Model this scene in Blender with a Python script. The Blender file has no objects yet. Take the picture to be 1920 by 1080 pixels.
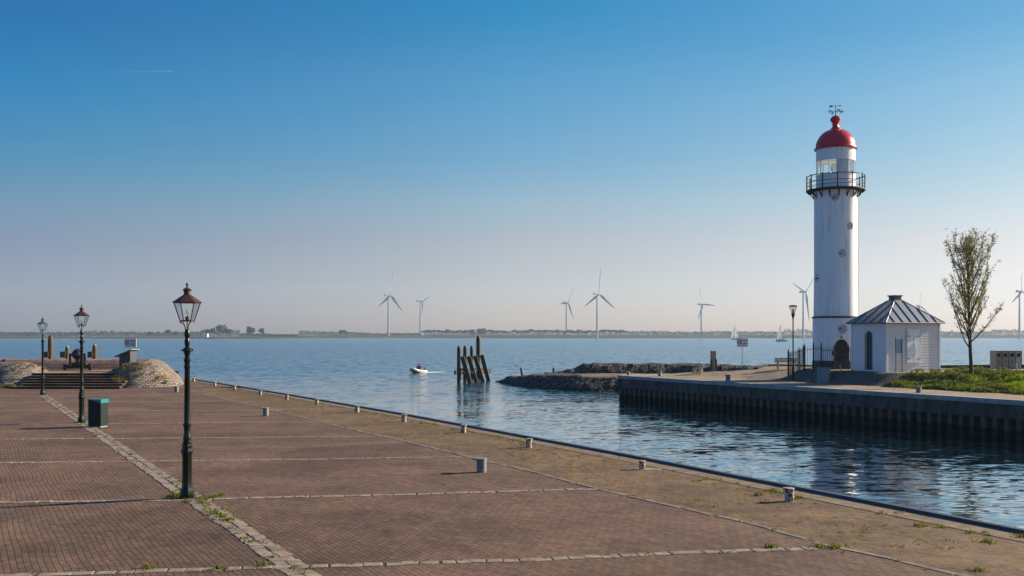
import bpy, bmesh, math, random
import numpy as np
from mathutils import Vector, Matrix, noise
R = math.radians
PI = math.pi
random.seed(7); rng = np.random.default_rng(11)
SC = bpy.context.scene
COL = SC.collection
EXPO, HAZE = 1.12, .0001
F = 1867.0; CX = 960.0; HY = 630.5; CAMZ = 3.0      # focal length, centre and horizon of the view; eye height over the quay
WATER = -2.1; QF = -0.15                            # water level, far quay level

def G(px, py, z=0.0):
    d = (CAMZ - z) * F / (py - HY)
    return Vector(((px - CX) / F * d, d, z))
def P(px, py, d):
    return Vector(((px - CX) / F * d, d, CAMZ + (HY - py) * d / F))

SKY_L = [(0.0146, (0.612, 0.48, 0.601)), (0.0859, (0.666, 0.505, 0.555)), (0.1189, (0.566, 0.585, 0.595)), (0.156, (0.299, 0.629, 0.656)), (0.2238, (0.056, 0.634, 0.772)), (0.2801, (0.018, 0.529, 0.736))]
SKY_C = [(0.0163, (1.105, 0.792, 0.764)), (0.0962, (1.191, 0.782, 0.648)), (0.133, (1.027, 0.864, 0.707)), (0.1743, (0.684, 0.834, 0.767)), (0.2492, (0.405, 0.846, 0.829)), (0.3108, (0.072, 0.761, 0.821))]
SKY_R = [(0.0146, (1.128, 0.891, 0.9)), (0.0861, (1.366, 0.879, 0.706)), (0.1191, (1.259, 0.899, 0.685)), (0.1563, (1.05, 0.893, 0.687)), (0.2243, (0.797, 0.882, 0.725)), (0.2806, (0.445, 0.776, 0.725))]
# ------------------------------------------------------------------ builders
class MB:
    def __init__(s): s.v = []; s.f = []; s.uv = None
    def add(s, vs, fs):
        n = len(s.v); s.v += [tuple(p) for p in vs]; s.f += [tuple(i + n for i in f) for f in fs]; return s
    def box(s, c, size, rz=0.0, M=None):
        x, y, z = (k / 2 for k in size)
        vs = [Vector((a * x, b * y, e * z)) for e in (-1, 1) for b in (-1, 1) for a in (-1, 1)]
        if M is None: M = Matrix.Rotation(rz, 4, 'Z')
        vs = [M @ p + Vector(c) for p in vs]
        return s.add(vs, [(0, 2, 3, 1), (4, 5, 7, 6), (0, 1, 5, 4), (2, 6, 7, 3), (0, 4, 6, 2), (1, 3, 7, 5)])
    def tube(s, pts, rad, n=8, cap=True):
        pts = [Vector([float(c) for c in p]) for p in pts]
        rad = [float(r) for r in (rad if hasattr(rad, '__len__') else [rad] * len(pts))]
        rings = []
        for i, p in enumerate(pts):
            d = (pts[min(i + 1, len(pts) - 1)] - pts[max(i - 1, 0)]).normalized()
            a = Vector((0, 0, 1)) if abs(d.z) < .9 else Vector((1, 0, 0))
            u = d.cross(a).normalized(); w = u.cross(d)
            rings += [p + rad[i] * (u * math.cos(2 * PI * k / n) + w * math.sin(2 * PI * k / n)) for k in range(n)]
        fs = []
        for i in range(len(pts) - 1):
            for k in range(n):
                a, b = i * n + k, i * n + (k + 1) % n
                fs.append((a, b, b + n, a + n))
        if cap:
            fs.append(tuple(range(n))[::-1]); fs.append(tuple((len(pts) - 1) * n + k for k in range(n)))
        return s.add(rings, fs)
    def lathe(s, prof, n=24, c=(0, 0, 0), rot=0.0, axis=None):
        M = axis or Matrix.Identity(4); vs = []; fs = []
        for r, z in prof:
            for k in range(n):
                t = 2 * PI * k / n + rot
                vs.append(M @ Vector((r * math.cos(t), r * math.sin(t), z)) + Vector(c))
        for i in range(len(prof) - 1):
            for k in range(n):
                a, b = i * n + k, i * n + (k + 1) % n
                fs.append((a, b, b + n, a + n))
        fs.append(tuple(range(n))[::-1]); fs.append(tuple((len(prof) - 1) * n + k for k in range(n)))
        return s.add(vs, fs)
    def prism(s, poly, z0, z1):
        n = len(poly)
        vs = [(p[0], p[1], z0) for p in poly] + [(p[0], p[1], z1) for p in poly]
        return s.add(vs, [tuple(range(n))[::-1], tuple(range(n, 2 * n))] + [(i, (i + 1) % n, n + (i + 1) % n, n + i) for i in range(n)])
    def plate(s, poly, y0, y1, M=None):          # polygon in x-z, thickness along y
        n = len(poly)
        vs = [Vector((p[0], y0, p[1])) for p in poly] + [Vector((p[0], y1, p[1])) for p in poly]
        if M is not None: vs = [M @ p for p in vs]
        return s.add(vs, [tuple(range(n)), tuple(range(n, 2 * n))[::-1]] + [(i, n + i, n + (i + 1) % n, (i + 1) % n) for i in range(n)])
    def grid(s, rows, uvs=None):
        nr, nc = len(rows), len(rows[0])
        s.add([p for r in rows for p in r], [(i * nc + j, i * nc + j + 1, (i + 1) * nc + j + 1, (i + 1) * nc + j) for i in range(nr - 1) for j in range(nc - 1)])
        if uvs: s.uv = (s.uv or []) + [q for r in uvs for q in r]
        return s
    def ellip(s, c, r, nu=12, nv=8, M=None):
        prof = [(math.sin(PI * i / nv) if 0 < i < nv else .001, -math.cos(PI * i / nv)) for i in range(nv + 1)]
        m = MB().lathe(prof, nu)
        vs = [Vector((p[0] * r[0], p[1] * r[1], p[2] * r[2])) for p in m.v]
        if M is not None: vs = [M @ p for p in vs]
        return s.add([p + Vector(c) for p in vs], m.f)

def finish(o, mat, parent=None, sm=None):
    if mat is not None:
        for m in (mat if isinstance(mat, (list, tuple)) else [mat]): o.data.materials.append(m)
    if sm is not None:
        o.data.polygons.foreach_set('use_smooth', [True] * len(o.data.polygons))
        if sm < 180: o.data.set_sharp_from_angle(angle=R(sm))
    COL.objects.link(o)
    if parent is not None: o.parent = parent
    return o
def obj(name, mb, mat, parent=None, sm=None, bev=0.0, seg=1, fix=True, mirror=False):
    me = bpy.data.meshes.new(name)
    me.from_pydata(mb.v, [], mb.f)
    if mb.uv:
        ul = me.uv_layers.new(name='UVMap')
        idx = np.empty(len(me.loops), dtype=np.int32); me.loops.foreach_get('vertex_index', idx)
        ul.data.foreach_set('uv', np.array(mb.uv, dtype=np.float32)[idx].ravel())
    if fix or bev:
        bm = bmesh.new(); bm.from_mesh(me)
        if fix: bmesh.ops.recalc_face_normals(bm, faces=bm.faces)
        if bev:
            es = [e for e in bm.edges if len(e.link_faces) == 2 and e.calc_face_angle(0) > R(28)]
            bmesh.ops.bevel(bm, geom=es, offset=bev, segments=seg, affect='EDGES', profile=.6, clamp_overlap=True)
        bm.to_mesh(me); bm.free()
    return finish(bpy.data.objects.new(name, me), mat, parent, sm)
def np_obj(name, V, Fc, mat, parent=None, sm=None):      # arrays: many small faces
    me = bpy.data.meshes.new(name); V = np.asarray(V, dtype=np.float32); Fc = np.asarray(Fc, dtype=np.int32)
    k = Fc.shape[1]
    me.vertices.add(len(V)); me.vertices.foreach_set('co', V.ravel())
    me.loops.add(Fc.size); me.loops.foreach_set('vertex_index', Fc.ravel())
    me.polygons.add(len(Fc)); me.polygons.foreach_set('loop_start', np.arange(0, Fc.size, k, dtype=np.int32))
    me.update(calc_edges=True); me.validate()
    return finish(bpy.data.objects.new(name, me), mat, parent, sm)
def boolean(o, cutter):
    m = o.modifiers.new('cut', 'BOOLEAN'); m.operation = 'DIFFERENCE'; m.solver = 'EXACT'; m.object = cutter
    dg = bpy.context.evaluated_depsgraph_get()
    me = bpy.data.meshes.new_from_object(o.evaluated_get(dg))
    o.modifiers.clear(); o.data = me
    bpy.data.objects.remove(cutter)
def thing(name, label, cat, loc=(0, 0, 0), rz=0.0, group=None):
    o = bpy.data.objects.new(name, None); COL.objects.link(o)
    o.location = loc; o.rotation_euler = (0, 0, rz); o.empty_display_size = .2
    return tag(o, label, cat, group)
def tag(o, label=None, cat=None, group=None, kind=None):
    if label: o['label'] = label
    if cat: o['category'] = cat
    if group: o['group'] = group
    if kind: o['kind'] = kind
    return o
def struct(o): o['kind'] = 'structure'; return o
def copy_tree(o, loc=None, rz=None, label=None, parent=None, scale=None):
    kids = list(o.children)
    c = o.copy(); COL.objects.link(c)
    if parent is not None: c.parent = parent
    for ch in kids: copy_tree(ch, parent=c)
    if loc is not None: c.location = loc
    if rz is not None: c.rotation_euler = (0, 0, rz)
    if label: c['label'] = label
    if scale: c.scale = (scale,) * 3
    return c
def text_mesh(name, body, size, mat, parent, M, align='CENTER', bold=0.0):
    cu = bpy.data.curves.new(name, 'FONT'); cu.body = body; cu.size = size; cu.align_x = align; cu.align_y = 'CENTER'; cu.extrude = .002; cu.offset = bold
    t = bpy.data.objects.new(name, cu); COL.objects.link(t)
    dg = bpy.context.evaluated_depsgraph_get()
    me = bpy.data.meshes.new_from_object(t.evaluated_get(dg)); bpy.data.objects.remove(t)
    me.transform(M)
    return finish(bpy.data.objects.new(name, me), mat, parent)
def strip(line, w0, w1, z, inset=0.0):            # sheet along a polyline: lateral offsets w0..w1
    rows = []
    for i, p in enumerate(line):
        a = line[max(i - 1, 0)]; b = line[min(i + 1, len(line) - 1)]
        d = Vector((b[0] - a[0], b[1] - a[1])).normalized(); n = Vector((-d.y, d.x))
        rows.append([(p[0] + n.x * w0, p[1] + n.y * w0, z), (p[0] + n.x * w1, p[1] + n.y * w1, z)])
    return rows

# ------------------------------------------------------------------ materials
class NT:
    def __init__(s, name):
        s.m = bpy.data.materials.new(name); s.m.use_nodes = True; s.t = s.m.node_tree; s.t.nodes.clear()
        s.out = s.n('ShaderNodeOutputMaterial')
    def n(s, typ, **kw):
        nd = s.t.nodes.new(typ)
        for k, v in kw.items():
            if k.startswith('i_'): nd.inputs[k[2:].replace('_', ' ')].default_value = v
            else: setattr(nd, k, v)
        return nd
    def l(s, a, b): s.t.links.new(a, b)
    def noise(s, vec, scale, detail=4, rough=.55):
        nd = s.n('ShaderNodeTexNoise'); nd.inputs['Scale'].default_value = scale; nd.inputs['Detail'].default_value = detail; nd.inputs['Roughness'].default_value = rough
        s.l(vec, nd.inputs['Vector']); return nd.outputs['Fac']
    def ramp(s, fac, *stops):
        nd = s.n('ShaderNodeValToRGB'); e = nd.color_ramp.elements
        while len(e) < len(stops): e.new(.5)
        for k, (p, c) in enumerate(stops):
            e[k].position = p; e[k].color = (c, c, c, 1) if not hasattr(c, '__len__') else (*c, 1)
        s.l(fac, nd.inputs['Fac']); return nd.outputs['Color']
    def mix(s, fac, a, b, mode='MIX'):
        nd = s.n('ShaderNodeMix', data_type='RGBA', blend_type=mode)
        for sock, v in ((nd.inputs[0], fac), (nd.inputs[6], a), (nd.inputs[7], b)):
            if isinstance(v, (int, float)): sock.default_value = v
            elif hasattr(v, '__len__'): sock.default_value = (*v, 1)
            else: s.l(v, sock)
        return nd.outputs[2]
    def math(s, op, a, b=0.0, clamp=False):
        nd = s.n('ShaderNodeMath', operation=op, use_clamp=clamp)
        for k, v in ((0, a), (1, b)):
            if isinstance(v, (int, float)): nd.inputs[k].default_value = v
            else: s.l(v, nd.inputs[k])
        return nd.outputs[0]
    def bsdf(s, color, rough=.6, normal=None, spec=.4, metal=0.0, **kw):
        b = s.n('ShaderNodeBsdfPrincipled'); b.inputs['Specular IOR Level'].default_value = spec; b.inputs['Metallic'].default_value = metal
        for key, v in (('Base Color', color), ('Roughness', rough)):
            if isinstance(v, (int, float)): b.inputs[key].default_value = v
            elif hasattr(v, '__len__'): b.inputs[key].default_value = (*v, 1)
            else: s.l(v, b.inputs[key])
        if normal is not None: s.l(normal, b.inputs['Normal'])
        s.l(b.outputs[0], s.out.inputs['Surface']); return b
    def bump(s, h, dist=.01, strength=1.0, normal=None):
        b = s.n('ShaderNodeBump'); b.inputs['Strength'].default_value = strength; b.inputs['Distance'].default_value = dist
        s.l(h, b.inputs['Height'])
        if normal is not None: s.l(normal, b.inputs['Normal'])
        return b.outputs['Normal']
    def pos(s): return s.n('ShaderNodeNewGeometry').outputs['Position']
    def oc(s): return s.n('ShaderNodeTexCoord').outputs['Object']
    def uvc(s): return s.n('ShaderNodeTexCoord').outputs['UV']
    def mapping(s, vec, scale=(1, 1, 1), rot=(0, 0, 0)):
        m = s.n('ShaderNodeMapping'); m.inputs['Scale'].default_value = scale; m.inputs['Rotation'].default_value = rot
        s.l(vec, m.inputs['Vector']); return m.outputs[0]

def plain(name, col, rough=.55, var=.25, scale=6.0, spec=.4, metal=0.0, bump=0.0, stretch=(1, 1, 1), dirt=None, dirt_at=.62):
    t = NT(name); c = t.mapping(t.oc(), stretch)
    n = t.noise(c, scale, 5)
    k = t.ramp(n, (.3, 1 - var), (.7, 1 + var * .6))
    colr = t.mix(1.0, col, k, 'MULTIPLY')
    if dirt is not None:
        d = t.noise(t.mapping(t.oc(), stretch), scale * 2.3, 6, .65)
        colr = t.mix(t.ramp(d, (dirt_at - .06, 0.0), (dirt_at + .06, 1.0)), colr, dirt)
    nm = t.bump(n, bump) if bump else None
    t.bsdf(colr, rough, nm, spec, metal)
    return t.m

def paving(name, c1, c2, mortar, rot, bw=.21, rh=.085, moss=None, moss_at=.6, blotch=.25, uv=False, bump=.008, ms=.0065, mcol=(.16, .15, .035), speck=True, sq=.035):
    t = NT(name); src = t.uvc() if uv else t.pos()
    wob = t.n('ShaderNodeTexNoise'); wob.inputs['Scale'].default_value = .35; wob.inputs['Detail'].default_value = 3
    t.l(src, wob.inputs['Vector'])
    add = t.n('ShaderNodeVectorMath', operation='MULTIPLY_ADD')
    t.l(wob.outputs['Color'], add.inputs[0]); add.inputs[1].default_value = (sq * 5, sq * 5, 0); t.l(src, add.inputs[2])
    v = t.mapping(add.outputs[0], rot=(0, 0, rot))
    b = t.n('ShaderNodeTexBrick'); b.inputs['Scale'].default_value = 1.0
    b.inputs['Brick Width'].default_value = bw; b.inputs['Row Height'].default_value = rh
    b.inputs['Mortar Size'].default_value = ms; b.inputs['Mortar Smooth'].default_value = .3; b.inputs['Bias'].default_value = -.1
    b.inputs['Color1'].default_value = (*c1, 1); b.inputs['Color2'].default_value = (*c2, 1); b.inputs['Mortar'].default_value = (*mortar, 1)
    t.l(v, b.inputs['Vector'])
    big = t.noise(src, .55 if not uv else 1.2, 6, .6)
    col = t.mix(1.0, b.outputs['Color'], t.ramp(big, (.3, 1 - blotch), (.7, 1 + blotch)), 'MULTIPLY')
    fine = t.noise(src, 38, 3, .7)
    col = t.mix(1.0, col, t.ramp(fine, (.3, .68), (.72, 1.3)), 'MULTIPLY')
    col = t.mix(1.0, col, t.ramp(t.noise(src, 5.5, 8, .82), (.36, .66), (.64, 1.32)), 'MULTIPLY')
    if moss is not None:
        mn = t.noise(src, moss, 7, .72)
        mm = t.ramp(mn, (moss_at - .03, 0.0), (moss_at + .10, 1.0))
        mm2 = t.mix(.5, t.ramp(t.noise(src, 14, 4, .8), (.46, 0.0), (.58, 1.0)), b.outputs['Fac'], 'SCREEN')
        col = t.mix(t.math('MULTIPLY', mm, mm2), col, mcol)
    if speck:
        sp = t.noise(src, 9.0, 5, .85)
        col = t.mix(t.ramp(sp, (.66, 0.0), (.70, .8)), col, (.27, .21, .085))
    h = t.math('SUBTRACT', t.math('MULTIPLY', fine, .35), b.outputs['Fac'])
    nm = t.bump(h, bump)
    if not uv:
        nm = t.bump(t.noise(src, .9, 3, .5), .06, 1.0, nm)
        vo = t.n('ShaderNodeTexVoronoi', distance='CHEBYCHEV'); vo.inputs['Scale'].default_value = .22; t.l(v, vo.inputs['Vector']); bwn = t.n('ShaderNodeRGBToBW'); t.l(vo.outputs['Color'], bwn.inputs[0])
        col = t.mix(t.ramp(t.noise(src, .22, 5, .65), (.42, 0.0), (.72, .55)), col, t.mix(1.0, col, (.80, .86, .74), 'MULTIPLY'))
        col = t.mix(t.ramp(t.noise(t.mapping(src, (1, .45, 1), (0, 0, .5)), .8, 6, .7), (.58, 0.0), (.74, .5)), col, t.mix(1.0, col, (.58, .58, .58), 'MULTIPLY'))
        col = t.mix(.20, col, t.mix(1.0, col, t.mix(1.0, bwn.outputs[0], (1.9, 1.9, 1.9), 'MULTIPLY'), 'MULTIPLY'))
    t.bsdf(col, .85, nm, .25)
    return t.m

U_ANG = math.atan2(1.0, -0.554)         # direction of the quay, its brick rows run along it
M_ = {}
M_['pave'] = paving('dark_brick_paving', (.158, .089, .058), (.108, .066, .047), (.034, .026, .020), -U_ANG, moss=.8, moss_at=.70, blotch=.3)
M_['pave_moss'] = paving('mossy_brick_paving', (.160, .094, .056), (.112, .068, .044), (.060, .048, .024), -U_ANG, moss=2.6, moss_at=.53, blotch=.35, mcol=(.23, .165, .022))
M_['far_pave'] = paving('sandy_paving', (.30, .22, .145), (.24, .175, .12), (.16, .12, .075), .5, bw=.3, rh=.15, moss=.6, moss_at=.6, mcol=(.22, .19, .07), bump=.004)
M_['revet'] = paving('revetment_brick', (.15, .12, .105), (.10, .085, .08), (.03, .026, .024), .48, bw=.42, rh=.2, ms=.03, blotch=.3, bump=.03, speck=False, sq=.01)
M_['mound'] = paving('weathered_brick', (.34, .285, .235), (.175, .125, .098), (.030, .026, .022), 0.0, bw=.235, rh=.118, ms=.019, uv=True, moss=1.1, moss_at=.60, blotch=.35, bump=.035, mcol=(.15, .14, .05), sq=.012)
M_['stone'] = plain('pale_cobble', (.25, .20, .155), .85, .45, 3.1, .2, bump=.012, dirt=(.14, .11, .08), dirt_at=.6)
M_['kerbstone'] = plain('kerb_stone', (.225, .185, .14), .85, .4, 2.2, .2, bump=.006, dirt=(.12, .10, .06), dirt_at=.62)
M_['capstone'] = plain('quay_cap', (.20, .145, .10), .85, .35, 3, .2, bump=.006, dirt=(.10, .085, .03), dirt_at=.6)
M_['edge_steel'] = plain('edge_timber', (.060, .075, .100), .55, .35, 2.5, .4, bump=.003)
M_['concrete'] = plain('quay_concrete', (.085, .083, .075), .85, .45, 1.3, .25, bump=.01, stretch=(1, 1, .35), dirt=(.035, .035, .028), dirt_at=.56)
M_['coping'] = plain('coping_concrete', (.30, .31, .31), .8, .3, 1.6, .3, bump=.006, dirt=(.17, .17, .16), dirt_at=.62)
def pile_mat():
    t = NT('rusty_sheet_pile'); p = t.pos(); sep = t.n('ShaderNodeSeparateXYZ'); t.l(p, sep.inputs[0])
    n = t.noise(t.mapping(p, (2.2, 2.2, .5)), 1.3, 6, .65)
    c = t.mix(t.ramp(n, (.38, 0.0), (.66, 1.0)), (.095, .088, .082), (.070, .042, .026))
    zn = t.math('ADD', sep.outputs['Z'], t.math('MULTIPLY', t.math('SUBTRACT', t.noise(p, 1.1, 4, .6), .5), .35))
    a = t.n('ShaderNodeMapRange'); a.inputs['From Min'].default_value = -1.72; a.inputs['From Max'].default_value = -1.56; t.l(zn, a.inputs['Value'])
    c = t.mix(a.outputs[0], (.016, .019, .011), c)
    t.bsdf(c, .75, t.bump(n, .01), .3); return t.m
M_['pile'] = pile_mat()
def rocky():
    t = NT('dark_rock'); p = t.pos()
    w = t.n('ShaderNodeVectorMath', operation='MULTIPLY_ADD'); nz = t.n('ShaderNodeTexNoise'); nz.inputs['Scale'].default_value = 1.2; t.l(p, nz.inputs['Vector'])
    t.l(nz.outputs['Color'], w.inputs[0]); w.inputs[1].default_value = (.5, .5, .5); t.l(p, w.inputs[2])
    v = t.n('ShaderNodeTexVoronoi'); v.inputs['Scale'].default_value = 1.7; t.l(w.outputs[0], v.inputs['Vector'])
    e = t.n('ShaderNodeTexVoronoi', feature='DISTANCE_TO_EDGE'); e.inputs['Scale'].default_value = 1.7; t.l(w.outputs[0], e.inputs['Vector'])
    bw = t.n('ShaderNodeRGBToBW'); t.l(v.outputs['Color'], bw.inputs[0])
    gap = t.ramp(e.outputs['Distance'], (.02, 0.0), (.12, 1.0))
    c = t.mix(bw.outputs[0], (.036, .030, .026), (.115, .096, .080))
    c = t.mix(1.0, c, t.ramp(t.noise(p, 7, 5, .7), (.3, .6), (.7, 1.4)), 'MULTIPLY')
    c = t.mix(gap, (.012, .011, .010), c)
    sep = t.n('ShaderNodeSeparateXYZ'); t.l(p, sep.inputs[0])
    wet = t.n('ShaderNodeMapRange'); wet.inputs['From Min'].default_value = -2.0; wet.inputs['From Max'].default_value = -1.6; t.l(sep.outputs['Z'], wet.inputs['Value'])
    c = t.mix(wet.outputs[0], (.020, .022, .012), c)
    t.bsdf(c, .85, t.bump(t.math('ADD', gap, t.math('MULTIPLY', bw.outputs[0], .6)), .16), .25); return t.m
M_['rock'] = rocky()
M_['sand'] = plain('sand', (.17, .125, .085), .9, .4, .7, .2, bump=.02, dirt=(.10, .08, .06), dirt_at=.56)
M_['shutter'] = plain('shutter_white', (.86, .88, .90), .45, .04, 3, .4)
M_['white'] = plain('white_paint', (.80, .80, .80), .5, .07, 1.2, .4, stretch=(1.8, 1.8, .10), dirt=(.57, .53, .46), dirt_at=.61)
M_['white_wood'] = plain('white_boards', (.74, .73, .735), .5, .07, 2, .4, stretch=(.4, .4, 3), dirt=(.62, .62, .60), dirt_at=.68)
M_['red'] = plain('red_paint', (.52, .012, .022), .28, .15, 1.5, .5)
M_['black'] = plain('black_iron', (.008, .010, .012), .6, .3, 5, .3)
M_['zinc'] = plain('zinc_roof', (.20, .225, .25), .42, .15, 1.5, .5, metal=.35)
M_['seam'] = plain('roof_seam', (.09, .105, .125), .5, .15, 3, .4)
M_['teal_door'] = plain('dark_teal_paint', (.010, .032, .042), .45, .2, 3, .5)
M_['green_door'] = plain('dark_green_paint', (.012, .030, .024), .5, .2, 3, .5)
M_['lampgreen'] = plain('green_cast_iron', (.003, .009, .007), .34, .35, 7, .35)
M_['copper'] = plain('brown_copper', (.055, .021, .018), .5, .35, 9, .4, dirt=(.05, .03, .026))
M_['tealroof'] = plain('verdigris', (.05, .10, .11), .5, .3, 9, .4)
M_['wood'] = plain('weathered_post', (.115, .085, .048), .85, .4, 3, .2, bump=.02, stretch=(3, 3, .35), dirt=(.06, .065, .02), dirt_at=.55)
M_['wetwood'] = plain('wet_timber', (.048, .040, .030), .6, .5, 3, .3, bump=.015, stretch=(3, 3, .35), dirt=(.085, .075, .015), dirt_at=.6)
M_['plank'] = plain('grey_plank', (.30, .245, .205), .8, .3, 4, .2, bump=.008, stretch=(3, 3, .3))
M_['benchwood'] = plain('bench_wood', (.40, .32, .22), .7, .3, 4, .3, bump=.004)
M_['benchconc'] = plain('bench_concrete', (.46, .42, .36), .85, .25, 8, .2, bump=.004)
M_['bolwhite'] = plain('rusty_white_bollard', (.54, .49, .43), .65, .3, 7, .3, bump=.008, dirt=(.11, .05, .03), dirt_at=.50)
M_['bolgrey'] = plain('grey_bollard', (.17, .175, .185), .5, .3, 7, .4, bump=.004, dirt=(.08, .075, .07), dirt_at=.62)
M_['metal'] = plain('grey_steel', (.30, .32, .33), .45, .2, 5, .5, metal=.5)
M_['bluegrey'] = plain('blue_grey_cabinet', (.17, .235, .27), .5, .2, 5, .4)
M_['signwhite'] = plain('sign_white', (.70, .69, .68), .5, .08, 4, .4)
M_['signred'] = plain('sign_red', (.30, .03, .03), .5, .1, 4, .4)
M_['ink'] = plain('sign_ink', (.03, .03, .035), .6, .1, 4, .3)
M_['boardblue'] = plain('pale_blue_panel', (.30, .45, .58), .5, .1, 4, .4)
M_['bingreen'] = plain('bin_green', (.005, .019, .015), .5, .25, 6, .25, dirt=(.05, .06, .05), dirt_at=.72)
M_['binteal'] = plain('bin_teal', (.012, .16, .20), .4, .15, 6, .5)
M_['cannon'] = plain('cannon_black', (.008, .008, .009), .45, .3, 6, .5)
M_['carriage'] = plain('carriage_timber', (.030, .025, .021), .75, .4, 5, .3, bump=.008)
M_['slate'] = plain('dark_panel', (.035, .045, .055), .5, .2, 5, .4)
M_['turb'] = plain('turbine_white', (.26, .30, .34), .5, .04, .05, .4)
M_['rubber'] = plain('dinghy_rubber', (.66, .60, .46), .5, .15, 6, .4)
M_['darkrub'] = plain('dark_rubber', (.03, .035, .04), .5, .2, 6, .4)
M_['sail'] = None
M_['hullwhite'] = plain('hull_white', (.74, .74, .76), .35, .06, 1, .5)
M_['hullblue'] = plain('hull_blue', (.05, .09, .28), .35, .1, 1, .5)
M_['skin'] = plain('skin', (.50, .27, .19), .6, .1, 9, .3)
M_['hair'] = plain('brown_hair', (.05, .03, .02), .6, .3, 30, .3)
M_['redcloth'] = plain('red_cloth', (.40, .05, .05), .8, .2, 12, .2)
M_['navy'] = plain('navy_cloth', (.018, .022, .045), .8, .2, 12, .2)
M_['bark'] = plain('bark', (.085, .068, .048), .9, .45, 9, .2, bump=.02, stretch=(2, 2, .4))
M_['farwall'] = plain('pale_render', (.70, .68, .64), .7, .05, .2, .2)
M_['farroof'] = plain('roof_tiles', (.16, .08, .06), .8, .2, .2, .2)
M_['dyke'] = plain('dyke_grass', (.040, .046, .032), .9, .4, .02, .1, stretch=(1, 1, 6), dirt=(.07, .06, .045), dirt_at=.62)
M_['soil'] = plain('bank_soil', (.050, .055, .020), .95, .4, 1.2, .1, bump=.05)

def leafy(name, c, var, hue2, scale=2.0, transl=.35, tt=(1.25, 1.2, .6)):
    t = NT(name); n = t.noise(t.pos(), scale, 4, .6)
    col = t.mix(t.ramp(n, (.32, 0.0), (.68, 1.0)), c, hue2)
    d = t.n('ShaderNodeBsdfDiffuse'); t.l(col, d.inputs[0])
    tr = t.n('ShaderNodeBsdfTranslucent'); t.l(t.mix(1.0, col, tt, 'MULTIPLY'), tr.inputs[0])
    ms = t.n('ShaderNodeMixShader'); ms.inputs[0].default_value = transl
    t.l(d.outputs[0], ms.inputs[1]); t.l(tr.outputs[0], ms.inputs[2]); t.l(ms.outputs[0], t.out.inputs['Surface'])
    return t.m
M_['grass'] = leafy('grass_blades', (.105, .195, .020), .3, (.22, .26, .03), .9, .5)
M_['weed'] = leafy('weed_blades', (.095, .125, .020), .3, (.17, .15, .04), 2.0, .35)
M_['herb'] = leafy('herb_leaves', (.075, .11, .035), .3, (.15, .16, .06), 1.6, .4)
M_['leaf'] = leafy('spring_leaves', (.098, .106, .042), .3, (.17, .165, .075), 1.2, .5)
M_['farleaf'] = leafy('far_foliage', (.022, .034, .020), .3, (.045, .060, .032), .05, .2)
M_['drygrass'] = leafy('dry_stalks', (.20, .16, .07), .3, (.11, .12, .04), 2.0, .3)

def glass(name, tint=(.9, .95, .95), alpha=.12, rough=.03):
    t = NT(name)
    g = t.n('ShaderNodeBsdfGlossy'); g.inputs['Roughness'].default_value = rough; g.inputs[0].default_value = (.45, .47, .5, 1)
    tr = t.n('ShaderNodeBsdfTransparent'); tr.inputs[0].default_value = (*tint, 1)
    fr = t.n('ShaderNodeFresnel'); fr.inputs[0].default_value = 1.45
    ms = t.n('ShaderNodeMixShader'); t.l(t.math('ADD', t.math('MULTIPLY', fr.outputs[0], .35), alpha, True), ms.inputs[0])
    t.l(tr.outputs[0], ms.inputs[1]); t.l(g.outputs[0], ms.inputs[2]); t.l(ms.outputs[0], t.out.inputs['Surface'])
    return t.m
M_['glass'] = glass('clear_glass', (.95, .97, .97), .0)
M_['sail'] = leafy('sailcloth', (.8, .78, .74), .1, (.84, .82, .8), .3, .45, (1, 1, 1))
M_['milk'] = glass('hazy_glass', (.86, .84, .78), .10, .25)

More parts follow.
